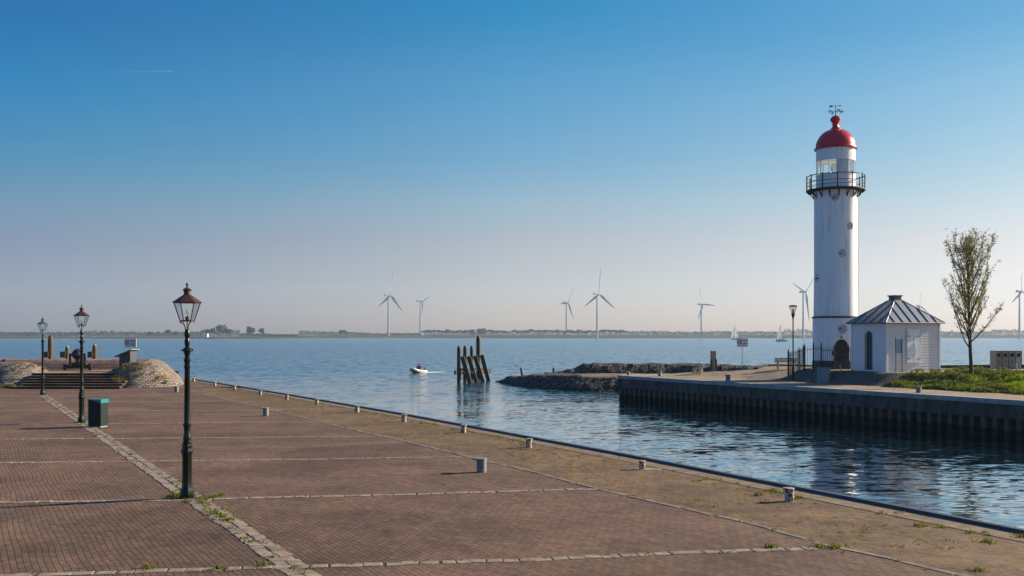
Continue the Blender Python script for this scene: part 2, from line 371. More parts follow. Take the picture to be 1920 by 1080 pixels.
def water_mat():
    t = NT('harbour_water'); p = t.pos()
    sep = t.n('ShaderNodeSeparateXYZ'); t.l(p, sep.inputs[0])
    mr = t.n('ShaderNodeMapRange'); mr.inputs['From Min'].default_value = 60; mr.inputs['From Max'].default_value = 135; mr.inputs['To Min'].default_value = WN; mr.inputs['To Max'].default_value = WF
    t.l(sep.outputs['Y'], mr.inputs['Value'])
    def vm(op, a, b):
        n = t.n('ShaderNodeVectorMath', operation=op)
        for k, v in ((0, a), (1, b)):
            if hasattr(v, '__len__'): n.inputs[k].default_value = v
            else: t.l(v, n.inputs[k])
        return n.outputs[0]
    def slopes(scale, stretch, rot, amp, detail=2):          # wave slopes straight from a noise field
        nd = t.n('ShaderNodeTexNoise'); nd.inputs['Scale'].default_value = scale; nd.inputs['Detail'].default_value = detail; nd.inputs['Roughness'].default_value = .5
        t.l(t.mapping(p, stretch, (0, 0, rot)), nd.inputs['Vector'])
        return vm('MULTIPLY', vm('SUBTRACT', nd.outputs['Color'], (.5, .5, .5)), (amp * .8, amp, 0))
    sl = vm('ADD', slopes(.30, (.6, 1.3, 1), .25, .25), vm('ADD', slopes(1.3, (.5, 1.4, 1), -.15, .50, 2), slopes(3.8, (.45, 1.5, 1), .2, .80, 1.5)))
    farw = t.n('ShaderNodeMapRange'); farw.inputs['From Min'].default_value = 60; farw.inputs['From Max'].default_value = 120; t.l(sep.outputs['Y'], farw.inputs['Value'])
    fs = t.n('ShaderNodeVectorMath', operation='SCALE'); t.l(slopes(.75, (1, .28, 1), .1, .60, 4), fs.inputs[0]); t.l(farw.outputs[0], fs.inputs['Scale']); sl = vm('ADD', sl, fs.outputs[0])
    patch = t.ramp(t.noise(t.mapping(p, (.3, 1, 1), (0, 0, .2)), .045, 4, .6), (.3, .6), (.7, 1.2))
    k = t.math('MULTIPLY', mr.outputs[0], patch)
    sc = t.n('ShaderNodeVectorMath', operation='SCALE'); t.l(sl, sc.inputs[0]); t.l(k, sc.inputs['Scale'])
    nm = t.n('ShaderNodeVectorMath', operation='NORMALIZE'); t.l(vm('ADD', sc.outputs[0], (0, 0, 1)), nm.inputs[0])
    rg = t.n('ShaderNodeMapRange'); rg.inputs['From Min'].default_value = 62; rg.inputs['From Max'].default_value = 150; rg.inputs['To Min'].default_value = .03; rg.inputs['To Max'].default_value = .20
    t.l(sep.outputs['Y'], rg.inputs['Value'])
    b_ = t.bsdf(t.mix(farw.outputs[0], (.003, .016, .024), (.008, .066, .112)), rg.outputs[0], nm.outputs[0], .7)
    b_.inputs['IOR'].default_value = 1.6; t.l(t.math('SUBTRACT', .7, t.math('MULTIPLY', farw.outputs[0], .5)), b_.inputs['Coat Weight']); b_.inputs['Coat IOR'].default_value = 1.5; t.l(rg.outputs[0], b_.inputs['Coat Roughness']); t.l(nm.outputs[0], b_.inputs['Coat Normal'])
    return t.m
WN, WF = .32, 1.15
M_['water'] = water_mat()
# ================================================================== WORLD, SUN, CAMERA
SUN_AZ, SUN_EL = 71.0, 23.0              # clockwise from straight ahead, and above the horizon
sd = Vector((math.sin(R(SUN_AZ)) * math.cos(R(SUN_EL)), math.cos(R(SUN_AZ)) * math.cos(R(SUN_EL)), math.sin(R(SUN_EL))))
W = bpy.data.worlds.new("World"); SC.world = W; W.use_nodes = True
nt = W.node_tree; nt.nodes.clear()
wo = nt.nodes.new('ShaderNodeOutputWorld'); bg = nt.nodes.new('ShaderNodeBackground'); sky = nt.nodes.new('ShaderNodeTexSky')
sky.sky_type = 'NISHITA'; sky.sun_disc = False; sky.sun_elevation = R(SUN_EL); sky.sun_rotation = R(SUN_AZ)
sky.air_density = 1.0; sky.dust_density = 0.6; sky.ozone_density = 6.0; sky.altitude = 0
# evening grading of the sky by direction: deep blue high and away from the sun, pale and warm low towards it
def wn(t, **kw):
    n = nt.nodes.new(t)
    for k, v in kw.items(): setattr(n, k, v)
    return n
tc = wn('ShaderNodeTexCoord'); sx = wn('ShaderNodeSeparateXYZ'); nt.links.new(tc.outputs['Generated'], sx.inputs[0])
def wm(op, a, b=0.0, clamp=False):
    n = wn('ShaderNodeMath', operation=op, use_clamp=clamp)
    for k, v in ((0, a), (1, b)):
        if isinstance(v, (int, float)): n.inputs[k].default_value = v
        else: nt.links.new(v, n.inputs[k])
    return n.outputs[0]
def wr(stops):
    n = wn('ShaderNodeValToRGB'); e = n.color_ramp.elements
    while len(e) < len(stops): e.new(.5)
    for k, (p, c) in enumerate(stops): e[k].position = p; e[k].color = (*[q / 4 for q in c], 1)
    nt.links.new(sx.outputs['Z'], n.inputs[0]); return n.outputs[0]
def wx(f, a, b, mode='MIX'):
    n = wn('ShaderNodeMix', data_type='RGBA', blend_type=mode, clamp_factor=True)
    for s_, v in ((n.inputs[0], f), (n.inputs[6], a), (n.inputs[7], b)):
        if isinstance(v, (int, float)): s_.default_value = v
        elif hasattr(v, '__len__'): s_.default_value = (*v, 1)
        else: nt.links.new(v, s_)
    return n.outputs[2]
ZEN = (1.0, (.80, 1.15, 1.40))  # overhead sky tint, raised out of view to lighten the shaded white walls
cl_ = wr(SKY_L + [ZEN]); cc_ = wr(SKY_C + [ZEN]); cr_ = wr(SKY_R + [ZEN])
hyp = wm('SQRT', wm('ADD', wm('MULTIPLY', sx.outputs['X'], sx.outputs['X']), wm('MULTIPLY', sx.outputs['Y'], sx.outputs['Y'])))
saz = wm('DIVIDE', sx.outputs['X'], wm('ADD', hyp, .0001))
f1 = wm('ADD', wm('DIVIDE', saz, .457), 1.0, True); f2 = wm('DIVIDE', saz, .457, True)
cor = wx(f2, wx(f1, cl_, cc_), cr_)
four = wx(1.0, cor, (4, 4, 4), 'MULTIPLY'); graded = wx(1.0, sky.outputs[0], four, 'MULTIPLY')
bg.inputs['Strength'].default_value = .07
nt.links.new(graded, bg.inputs[0]); nt.links.new(bg.outputs[0], wo.inputs[0])
ld = bpy.data.lights.new('sun', 'SUN'); ld.energy = 5.0; ld.angle = R(.5); ld.color = (1.0, .84, .63)
lo = bpy.data.objects.new('sun', ld); COL.objects.link(lo); lo.rotation_euler = (-sd).to_track_quat('-Z', 'Y').to_euler(); lo.location = (30, 20, 60)
cd = bpy.data.cameras.new('camera'); co = bpy.data.objects.new('camera', cd); COL.objects.link(co); SC.camera = co
co.location = (0, 0, CAMZ); co.rotation_euler = (R(90), 0, 0)
cd.sensor_width = 36; cd.lens = 36 * F / 1920; cd.shift_y = (HY - 540) / 1920; cd.clip_start = .1; cd.clip_end = 30000
SC.view_settings.view_transform = 'Standard'; SC.view_settings.look = 'None'; SC.view_settings.exposure = EXPO; SC.view_settings.gamma = 1
SC.cycles.use_denoising = True; SC.cycles.max_bounces = 8; SC.cycles.transparent_max_bounces = 16

# ================================================================== NEAR QUAY
edge = [(-70, 69.5), (-24, 69.5)] + [tuple(G(x, y)[:2]) for x, y in ((363, 712), (440, 724.5), (540, 740.8), (609, 752.8), (754, 777.5), (900, 804.5), (1007, 824.5), (1190, 858.5), (1280, 876), (1470, 913), (1697, 957), (1920, 1000.5))]
dlast = (Vector(edge[-1]) - Vector(edge[-3])).normalized()
edge.append(tuple(Vector(edge[-1]) + dlast * 26))
water_line = edge[1:]
quay = MB().prism(edge + [(24, -12), (-70, -12)], -3.4, 0.0)
struct(obj('quay_paving', quay, M_['pave']))
kerb = [tuple(G(x, y)[:2]) for x, y in ((352, 731), (363, 735), (487, 763), (571, 784), (641, 801), (727, 820.5), (782, 833), (880, 856.8), (1007, 886.8), (1120, 916.8), (1280, 953.3), (1413, 983), (1547, 1021.5), (1680, 1050), (1793, 1078))]
dk = (Vector(kerb[-1]) - Vector(kerb[-3])).normalized(); kerb.append(tuple(Vector(kerb[-1]) + dk * 14)); kerb.insert(0, tuple(Vector(kerb[0]) - (Vector(kerb[2]) - Vector(kerb[0])).normalized() * 2))
def sample(line, y):                       # x on a polyline at depth y
    for a, b in zip(line[:-1], line[1:]):
        if (a[1] - y) * (b[1] - y) <= 0 and a[1] != b[1]:
            return a[0] + (b[0] - a[0]) * (y - a[1]) / (b[1] - a[1])
    return line[-1][0]
ys = [68.6 - i * .8 for i in range(86)]
ys = [y for y in ys if 3 < y < kerb[0][1]]
m = MB().grid([[(sample(kerb, y), y, .004), (sample(water_line, y) - .05, y, .004)] for y in ys])
struct(obj('mossy_paving', m, M_['pave_moss']))
def off(line, w): return [(r[0][0], r[0][1]) for r in strip(line, w, w, 0)]
wl = water_line[1:]
struct(obj('quay_cap', MB().grid(strip(wl, -.62, -.06, .012)), M_['capstone']))
m = MB()
a = strip(wl, -.07, -.07, -.3); b = strip(wl, -.07, -.07, .065); c = strip(wl, .05, .05, .065); d = strip(wl, .05, .05, -.3)
m.grid([[a[i][0], b[i][0], c[i][0], d[i][0]] for i in range(len(wl))])
tag(obj('edge_beam', m, M_['edge_steel'], sm=40), 'long dark blue-grey beam running along the near quay edge', 'edge beam')

# stone bands set in the paving: every stone a small bevelled slab
def stone_band(name, line, w, length, rows, mat, z=.004, h=.008, jit=.022):
    mb = MB(); rw = w / rows
    pts = [Vector((p[0], p[1])) for p in line]
    for r in range(rows):
        s = random.random() * length
        for p, q in zip(pts[:-1], pts[1:]):
            L = (q - p).length; d = (q - p) / L; n = Vector((-d.y, d.x))
            while s < L:
                l = length * random.uniform(.8, 1.2)
                c = p + d * s + n * ((r + .5) * rw - w / 2 + random.uniform(-jit, jit))
                if c.y > 3.5:
                    hx, hy = l * .47, rw * .46 * random.uniform(.88, 1.06)
                    ang = random.uniform(-.06, .06); dd = Vector((d.x * math.cos(ang) - d.y * math.sin(ang), d.x * math.sin(ang) + d.y * math.cos(ang))); nn = Vector((-dd.y, dd.x))
                    zz = z + h * random.uniform(.4, 1.1); vs = []
                    for k, sc in ((-.01, 1.0), (zz * .6, 1.0), (zz, .86)):
                        vs += [(*(c + dd * hx * a * sc + nn * hy * b * sc), k) for a, b in ((-1, -1), (1, -1), (1, 1), (-1, 1))]
                    mb.add(vs, [(i, (i + 1) % 4, 4 + (i + 1) % 4, 4 + i) for i in range(4)] + [(4 + i, 4 + (i + 1) % 4, 8 + (i + 1) % 4, 8 + i) for i in range(4)] + [(8, 9, 10, 11)])
                s += l
            s -= L
    return struct(obj(name, mb, mat, fix=False))
def wob(line, n=10, amp=.05):
    out = []
    for a, b in zip(line[:-1], line[1:]):
        for i in range(n):
            t = i / n; p = Vector(a).lerp(Vector(b), t)
            q = noise.noise(Vector((p.x * .35, p.y * .35, 3))) * amp
            out.append((p.x, p.y + q))
    return out + [line[-1]]
gut = [tuple(G(x, y)[:2]) for x, y in ((566, 1077), (473, 1011), (410, 967), (322, 908), (255, 861), (187, 814), (130, 775), (80, 741))]
g0 = Vector(gut[0]); gd = (g0 - Vector(gut[2])).normalized(); gut.insert(0, tuple(g0 + gd * 8))
stone_band('cobble_gutter', wob(gut, 5, .06), .40, .21, 2, M_['stone'])
stone_band('kerb_line', kerb, .12, .8, 1, M_['kerbstone'], jit=.008)
cross = [((-300, 1089), (0, 1079.5), (560, 1063), (1000, 1049), (1540, 1027)), ((-300, 948), (0, 942.5), (351, 937), (780, 927), (1115, 917.5)), ((-300, 872), (0, 868), (400, 864), (870, 857)),
         ((-300, 827), (0, 824), (400, 821), (725, 818)), ((-300, 798), (0, 796), (300, 794), (600, 791)), ((-300, 773), (0, 771.5), (300, 770), (520, 769.5)), ((-300, 756), (0, 755), (440, 752.5)), ((-300, 743), (0, 742.2), (385, 740.5)), ]
for cl in cross:
    pl = [tuple(G(x, y)[:2]) for x, y in cl]
    stone_band('cobble_band', wob(pl, 14, .10), .20, .23, 1, M_['stone'])

# ---------------------------------------------------------------- weeds growing in the joints (nobody could count them)
def blades(n, pts, h, w, lean, zbase):
    """n blades at pts (n,2) -> triangles"""
    pts = np.asarray(pts); n = len(pts)
    hh = h * rng.uniform(.45, 1.25, n); a = rng.uniform(0, 2 * PI, n); b = rng.uniform(0, 2 * PI, n); ln = lean * rng.uniform(.2, 1.3, n) * hh
    ww = w * rng.uniform(.6, 1.4, n)
    z = zbase if np.ndim(zbase) else np.full(n, zbase)
    V = np.zeros((n, 5, 3))
    dx, dy = np.cos(a) * ww, np.sin(a) * ww
    V[:, 0] = np.stack([pts[:, 0] - dx, pts[:, 1] - dy, z], 1); V[:, 1] = np.stack([pts[:, 0] + dx, pts[:, 1] + dy, z], 1)
    mx, my = pts[:, 0] + np.cos(b) * ln * .35, pts[:, 1] + np.sin(b) * ln * .35
    V[:, 2] = np.stack([mx + dx * .8, my + dy * .8, z + hh * .6], 1); V[:, 3] = np.stack([mx - dx * .8, my - dy * .8, z + hh * .6], 1)
    V[:, 4] = np.stack([pts[:, 0] + np.cos(b) * ln, pts[:, 1] + np.sin(b) * ln, z + hh], 1)
    i = np.arange(n)[:, None] * 5
    Fc = np.concatenate([i + np.array([[0, 1, 2]]), i + np.array([[0, 2, 3]]), i + np.array([[3, 2, 4]])])
    return V.reshape(-1, 3), Fc
def tuft_points(centres, per, r):
    c = np.repeat(np.asarray(centres), per, 0)
    return c + rng.normal(0, 1, c.shape) * r * rng.uniform(.3, 1, (len(c), 1))
def along(line, n, w, lo=0.0, hi=1.0):
    P_ = np.array(line); seg = np.hypot(*np.diff(P_, axis=0).T); cum = np.r_[0, np.cumsum(seg)]
    s = rng.uniform(lo, hi, n) * cum[-1]; k = np.clip(np.searchsorted(cum, s) - 1, 0, len(seg) - 1); t = ((s - cum[k]) / seg[k])[:, None]
    return P_[k] * (1 - t) + P_[k + 1] * t + rng.normal(0, w, (n, 2))
big_t = [tuple(G(x, y)[:2]) for x, y in ((330, 931), (336, 929), (322, 932), (372, 936), (385, 939), (398, 933), (412, 930), (355, 941), (378, 944), (398, 961), (405, 965), (418, 970), (428, 976), (1535, 1026), (1570, 1027), (1445, 1028), (1421, 930), (1728, 986.5), (1918, 1009), (1850, 1017), (1835, 1071), (490, 1062), (410, 1068), (275, 1066), (1475, 924), (1450, 921))]
c1 = tuft_points(big_t, 34, .09)
c2 = tuft_points(along(gut, 130, .12, .1, 1), 14, .05)
c3 = tuft_points(along(kerb, 90, .07), 8, .04)
c4 = tuft_points(along(off(wl, -.75), 210, .22, 0, .75), 12, .07)
c5 = tuft_points([p for cl in cross[:5] for p in along([tuple(G(x, y)[:2]) for x, y in cl], 26, .06)], 7, .035)
yy = rng.uniform(13, 50, 900) ; rr = rng.uniform(.04, .98, 900)
c6 = np.array([(sample(kerb, y) + (sample(water_line, y) - sample(kerb, y)) * r, y) for y, r in zip(yy, rr)])
c6 = tuft_points(c6[[noise.noise(Vector((p[0] * .5, p[1] * .5, 0))) > -.02 for p in c6]], 8, .07)
Vs = []; Fs = []; nb = 0
for pts, h, w in ((c1, .062, .010), (c2, .035, .009), (c3, .028, .009), (c4, .04, .010), (c5, .022, .008), (c6, .018, .010)):
    v, f = blades(0, pts, h, w, .9, .004); Vs.append(v); Fs.append(f + nb); nb += len(v)
tag(np_obj('joint_weeds', np.concatenate(Vs), np.concatenate(Fs), M_['weed']), 'small weeds growing in the joints of the brick quay', 'weeds', kind='stuff')

# ================================================================== WATER
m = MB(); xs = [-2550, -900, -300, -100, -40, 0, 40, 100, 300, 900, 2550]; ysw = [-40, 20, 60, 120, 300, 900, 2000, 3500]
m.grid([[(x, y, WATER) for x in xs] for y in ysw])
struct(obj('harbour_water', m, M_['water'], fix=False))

# ================================================================== STREET LAMPS (green cast iron, hexagonal lantern)
def make_lamp(label, loc, roofmat, rz, hs):
    t = thing('street_lamp', label, 'street lamp', loc, rz, 'old street lamps on the quay')
    k = hs
    prof = [(.145, 0), (.145, .05), (.13, .06), (.13, .14), (.112, .17), (.104, .20), (.094, .24), (.088, .30), (.088, .80), (.098, .82), (.098, .845), (.115, .86), (.115, .89), (.10, .91), (.088, .93), (.098, .97), (.082, 1.01)]
    obj('base', MB().lathe([(r, z * k) for r, z in prof], 8, rot=PI / 8), M_['lampgreen'], t, sm=35)
    prof = [(.080, 1.0), (.085, 1.04), (.066, 1.07), (.078, 1.12), (.062, 1.16), (.060, 1.30), (.064, 1.33), (.080, 1.345), (.080, 1.375), (.062, 1.39), (.057, 1.42), (.047, 2.40), (.06, 2.42), (.06, 2.445), (.047, 2.46), (.05, 2.52), (.062, 2.54), (.062, 2.57), (.046, 2.59), (.046, 2.66), (.06, 2.68), (.06, 2.70)]
    obj('shaft', MB().lathe([(r, z * k) for r, z in prof], 16), M_['lampgreen'], t, sm=35)
    prof = [(.05, 2.70), (.085, 2.725), (.085, 2.765), (.05, 2.79), (.034, 2.80), (.046, 2.85), (.052, 2.90), (.04, 2.95), (.032, 2.965), (.044, 2.985), (.052, 3.04), (.05, 3.08), (.036, 3.11), (.03, 3.13)]
    sp = obj('spindle', MB().lathe([(r, z * k) for r, z in prof], 14), M_['lampgreen'], t, sm=35)
    obj('ladder_bar', MB().tube([(-.115, 0, 2.745 * k), (-.1, 0, 2.745 * k), (.1, 0, 2.745 * k), (.115, 0, 2.745 * k)], [.022, .017, .017, .022], 8), M_['lampgreen'], t, sm=40)
    fm = MB()
    zb, ze = 3.285 * k, 3.625 * k; rb, re = .125, .235
    for i in range(6):
        a = PI / 3 * i + PI / 6
        ca, sa = math.cos(a), math.sin(a)
        fm.tube([(rb * ca, rb * sa, zb - .04), (rb * ca, rb * sa, zb), (re * ca, re * sa, ze)], [.006, .010, .010], 5)
        if i % 2 == 0:
            fm.tube([(.028 * ca, .028 * sa, 3.10 * k), (.035 * ca, .035 * sa, 3.17 * k), (.06 * ca, .06 * sa, 3.225 * k), (.105 * ca, .105 * sa, 3.255 * k), (rb * ca, rb * sa, zb)], .010, 5)
        b = a + PI / 3
        for r_, z_, q in ((rb, zb, .012), (re, ze, .012)):
            fm.tube([(r_ * ca, r_ * sa, z_), (r_ * math.cos(b), r_ * math.sin(b), z_)], q, 5)
    fm.tube([(0, 0, 3.12 * k), (0, 0, 3.33 * k)], .010, 5)
    lan = obj('lantern_frame', fm, roofmat, t)
    rf = MB().lathe([(.255, 3.615 * k), (.265, 3.63 * k), (.075, 3.765 * k), (.07, 3.77 * k)], 6, rot=PI / 6)
    obj('lantern_roof', rf, roofmat, t)
    ch = MB().lathe([(.062, 3.76 * k), (.062, 3.84 * k), (.082, 3.85 * k), (.085, 3.862 * k), (.03, 3.90 * k), (.016, 3.91 * k), (.012, 3.925 * k), (.026, 3.945 * k), (.026, 3.965 * k), (.006, 4.0 * k)], 12)
    obj('chimney', ch, roofmat, t, sm=35)
    gm = MB()
    for i in range(6):
        a = PI / 3 * i + PI / 6; b = a + PI / 3
        q = .985
        gm.add([(rb * q * math.cos(a), rb * q * math.sin(a), zb), (rb * q * math.cos(b), rb * q * math.sin(b), zb), (re * q * math.cos(b), re * q * math.sin(b), ze), (re * q * math.cos(a), re * q * math.sin(a), ze)], [(0, 1, 2, 3)])
    obj('lantern_glass', gm, M_['glass'], t, fix=False)
    bm_ = MB().lathe([(.035, 3.30 * k), (.035, 3.36 * k), (.012, 3.37 * k)], 10); obj('lamp_holder', bm_, M_['copper'], t, sm=35)
    bl = MB().lathe([(.010, 3.365 * k), (.022, 3.39 * k), (.022, 3.48 * k), (.008, 3.50 * k)], 10); obj('bulb', bl, M_['milk'], t, sm=60)
    return t
make_lamp('tall green street lamp with brown hexagonal lantern nearest the camera, weeds round its foot', G(351, 934), M_['copper'], PI / 6 + R(18), 1.0)
make_lamp('green street lamp with brown lantern standing beside the litter bin', G(153, 792.5), M_['copper'], PI / 6 + R(23), 1.025)
make_lamp('green street lamp with blue-green lantern in front of the brick steps', G(80, 740.5), M_['tealroof'], PI / 6 + R(25), 1.0)

# ================================================================== LITTER BIN
t = thing('litter_bin', 'dark green box litter bin with teal hood beside a street lamp', 'litter bin', G(184, 800.5), -.2)
bx = MB().box((0, 0, .46), (.47, .42, .84)); obj('body', bx, M_['bingreen'], t, bev=.012)
obj('plinth', MB().box((0, 0, .02), (.43, .38, .04)), M_['metal'], t)
hd = MB()
arc = [(-.235, .915)] + [(-.235 + .47 * i / 10, .908 - .105 * (i / 10) ** 1.4) for i in range(11)] + [(.235, .922)]
hd.plate(arc, -.2145, -.20)
hd.box((.2385, 0, .86), (.014, .424, .12)); hd.box((0, 0, .915), (.476, .425, .02))
obj('hood', hd, M_['binteal'], t)
obj('corner_trim', MB().box((-.18, -.2165, .90), (.115, .006, .05)), M_['slate'], t)

# ================================================================== BOLLARDS
def edge_bollard(h, r, plate_off):
    t = bpy.data.objects.new('mooring_bollard', None); COL.objects.link(t)
    obj('post', MB().lathe([(r, -.02), (r, h * .6), (r * .97, h - .02)], 18), M_['bolwhite'], t, sm=40)
    obj('head_plate', MB().lathe([(r * 1.22, h - .022), (r * 1.25, h - .016), (r * 1.25, h), (r * 1.2, h + .004)], 18, c=(plate_off, 0, 0)), M_['bolwhite'], t, sm=40)
    return t
eb = [(1480, 940.5), (1204, 880.5), (991.7, 839.3), (869, 811.6), (757.5, 791), (669.4, 773.4), (594, 758.8), (537.8, 750), (488, 740.6), (439.6, 732), (402.8, 724.2), (363, 716.2)]
names_eb = ['rusty white bollard on the near quay edge, closest to the camera', 'short white bollard on a pale slab, second from the camera on the quay edge', 'third white bollard from the camera along the quay edge', 'fourth white bollard from the camera along the quay edge', 'fifth white bollard from the camera along the quay edge', 'sixth white bollard from the camera along the quay edge',
            'seventh white bollard from the camera along the quay edge', 'eighth white bollard from the camera along the quay edge', 'fourth white edge bollard from the brick mound', 'third white edge bollard from the brick mound', 'second white edge bollard from the brick mound', 'small white edge bollard nearest the brick mound, right of the big lamp']
proto = None
for i, ((x, y), lab) in enumerate(zip(eb, names_eb)):
    p = G(x, y)
    if proto is None: proto = edge_bollard(.245, .082, -.012); o = proto
    else: o = copy_tree(proto)
    o.location = p; o.rotation_euler = (0, 0, random.uniform(0, 6)); s = .86 if i == 1 else random.uniform(.97, 1.12); o.scale = (s, s, s * (.95 if i == 1 else 1))
    tag(o, lab, 'bollard', 'white bollards along the near quay edge')
bp = G(1210, 880.5); struct(obj('bollard_slab', MB().prism([(bp.x + a, bp.y + b) for a, b in ((-.33, -.12), (.28, -.2), (.42, .12), (-.2, .2))], -.05, .012), M_['stone']))
def grey_bollard(loc, label):
    t = thing('grey_bollard', label, 'bollard', loc, 0, 'grey steel bollards on the paving')
    obj('post', MB().lathe([(.108, -.02), (.108, .27), (.104, .285)], 22), M_['bolgrey'], t, sm=40)
    obj('head_plate', MB().lathe([(.158, .285), (.165, .29), (.165, .312), (.158, .318)], 24, c=(-.045, 0, 0)), M_['bolgrey'], t, sm=40)
    return t
g1 = grey_bollard(G(903, 885.5), 'grey steel bollard with wide head plate on open brick paving near the kerb line')
copy_tree(g1, G(498.4, 779.8), label='grey steel bollard with wide head plate on the paving behind the big lamp')
copy_tree(g1, G(331, 735.5), label='grey steel bollard at the foot of the right brick mound')
o = thing('stone_bollard', 'thick dark mooring bollard on the quay edge behind the right brick mound', 'bollard', G(332, 707.5))
obj('post', MB().lathe([(.15, -.02), (.15, .36), (.13, .38)], 16), M_['wood'], o, sm=40); obj('cap', MB().lathe([(.20, .37), (.21, .385), (.21, .43), (.18, .45)], 16), M_['slate'], o, sm=40)

# ================================================================== BASTION: steps, platform, parapet, mounds
PZ = .82
struct(obj('bastion_platform', MB().prism([(-70, 59.0), (-22.2, 59.1), (-23.5, 66.6), (-70, 66.6)], .0, PZ), paving('platform_paving', (.27, .17, .10), (.22, .145, .09), (.12, .09, .05), 0, bw=.3, rh=.14, moss=.8, moss_at=.58, mcol=(.20, .17, .06))))
st = thing('brick_steps', 'six long dark brick steps between the two brick mounds', 'steps', (-25.2, 57.0, 0))
stepm = paving('step_brick', (.19, .125, .09), (.15, .10, .075), (.05, .04, .03), 0, bw=.25, rh=.12, moss=1.2, moss_at=.57, mcol=(.16, .14, .04))
riserm = plain('step_riser', (.055, .042, .036), .9, .4, 5, .1, bump=.02)  # risers coloured darker than the treads, standing in for their undercut shade
for i in range(6):
    y0 = -.3 + i * .40; z1 = (i + 1) * PZ / 6
    wl_ = -3.0 + (0 if i else -.35); wr_ = 2.85
    obj('tread', MB().box(((wl_ + wr_) / 2, y0 + .25, z1 - .018), (wr_ - wl_, .50, .045)), stepm, st, bev=.012)
    obj('riser', MB().box(((wl_ + wr_) / 2, y0 + .27, z1 - .09), (wr_ - wl_ - .04, .40, .10)), riserm, st)
def mound(name, pth, H, Rr, label, p=2.2, seed=0):
    """rounded bank laid in brick over the path pth (x, y)"""
    pth = [Vector(q) for q in pth]
    def outline(r, n_end=14):
        out = []
        d0 = (pth[0] - pth[1]).normalized(); a0 = math.atan2(d0.y, d0.x)
        dn = (pth[-1] - pth[-2]).normalized(); an = math.atan2(dn.y, dn.x)
        L_, R_ = [], []
        for i, q in enumerate(pth):
            d = (pth[min(i + 1, len(pth) - 1)] - pth[max(i - 1, 0)]).normalized(); nrm = Vector((-d.y, d.x))
            L_.append(q + nrm * r); R_.append(q - nrm * r)
        out += [(q.x, q.y) for q in L_[::-1]]
        s = math.atan2((L_[0] - pth[0]).y, (L_[0] - pth[0]).x)
        for k in range(1, n_end):
            a = s + PI * k / n_end
            out.append((pth[0].x + r * math.cos(a), pth[0].y + r * math.sin(a)))
        out += [(q.x, q.y) for q in R_]
        return out
    ts = [1.06, 1.0, .96, .92, .87, .82, .76, .70, .62, .54, .45, .35, .25, .15, .06]
    rows, uvs = [], []; v = 0.0; last = None
    ref = outline(Rr * .75); us = [0.0]
    for q0, q1 in zip(ref[:-1], ref[1:]): us.append(us[-1] + math.hypot(q1[0] - q0[0], q1[1] - q0[1]))
    for tt in ts:
        z = H * (1 - tt ** p) if tt <= 1.0 else -.12
        if last is not None: v += math.hypot((last[0] - tt) * Rr, z - last[1])
        last = (tt, z)
        o_ = outline(Rr * tt); row = []
        for k, (x, y) in enumerate(o_):
            nz = noise.noise(Vector((x * 1.1, y * 1.1, z + seed))) * .07
            row.append((x + nz, y + nz, z + nz * .6))
        rows.append(row); uvs.append([(u, v) for u in us])
    m = MB().grid(rows, uvs)
    return tag(obj(name, m, M_['mound'], sm=60), label, 'brick mound')
mound('brick_mound', [(-22.25, 60.0), (-23.0, 62.5), (-23.85, 65), (-24.7, 67.3)], 1.52, 2.32, 'rounded weathered brick mound on the right of the steps, info stand on top', seed=2)
mound('brick_mound', [(-29.75, 60.2), (-31.5, 60.8), (-36, 61.2), (-50, 61.5)], 1.46, 2.35, 'rounded weathered brick mound on the left of the steps', seed=9)
rows, uvs = [], []
xs = [-60 + i * .8 for i in range(46)]
prof = [(65.25, PZ - .05), (65.55, PZ + .3), (65.85, 1.40), (66.02, 1.47), (66.35, 1.50), (66.65, 1.47), (66.85, 1.2), (67.6, .3), (68.2, -.1)]
vv = 0; 
for k, (y, z) in enumerate(prof):
    if k: vv += math.hypot(y - prof[k - 1][0], z - prof[k - 1][1])
    rows.append([(x, y + .04 * noise.noise(Vector((x, y, 1))), z + .03 * noise.noise(Vector((x * .7, y, 5)))) for x in xs]); uvs.append([(x, vv) for x in xs])
tag(obj('parapet_wall', MB().grid(rows, uvs), paving('red_parapet_brick', (.46, .27, .20), (.30, .17, .125), (.06, .045, .036), 0.0, bw=.30, rh=.13, ms=.02, uv=True, moss=1.1, moss_at=.62, blotch=.3, bump=.03, mcol=(.15, .14, .05), sq=.012), sm=50), 'low brick parapet wall behind the cannons on the bastion', 'wall')
# weeds on the mounds
c1 = tuft_points(along([(-33, 58.0), (-29.3, 57.9), (-28.2, 57.2), (-27.6, 57.6)], 60, .2), 14, .10)
c2 = tuft_points([(-23.1, 58.2), (-22.9, 57.75), (-23.4, 58.6), (-22.6, 57.6)], 60, .16)
v1, f1 = blades(0, c1, .22, .02, .9, .02); v2, f2 = blades(0, c2, .50, .014, .8, .18)
zz = []; pts = []
for _ in range(90):
    a = R(rng.uniform(150, 330)); rr_ = rng.uniform(.3, .95) * 2.35; b = (-22.2, 60.0) if rng.random() < .7 else (-29.75, 60.2)
    if b[0] < -25: a = R(rng.uniform(200, 380))
    pts.append((b[0] + rr_ * math.cos(a), b[1] + rr_ * math.sin(a))); zz.append(1.47 * (1 - (rr_ / 2.35) ** 2.6) - .02)
pp = np.repeat(np.array(pts), 12, 0) + rng.normal(0, .08, (len(pts) * 12, 2)); zr = np.repeat(np.array(zz), 12) - .03
v3, f3 = blades(0, pp, .16, .016, .9, zr)
tag(np_obj('mound_weeds', np.concatenate([v1, v2, v3]), np.concatenate([f1, f2 + len(v1), f3 + len(v1) + len(v2)]), M_['drygrass']), 'dry weeds growing at the foot and in the joints of the brick mounds', 'weeds', kind='stuff')

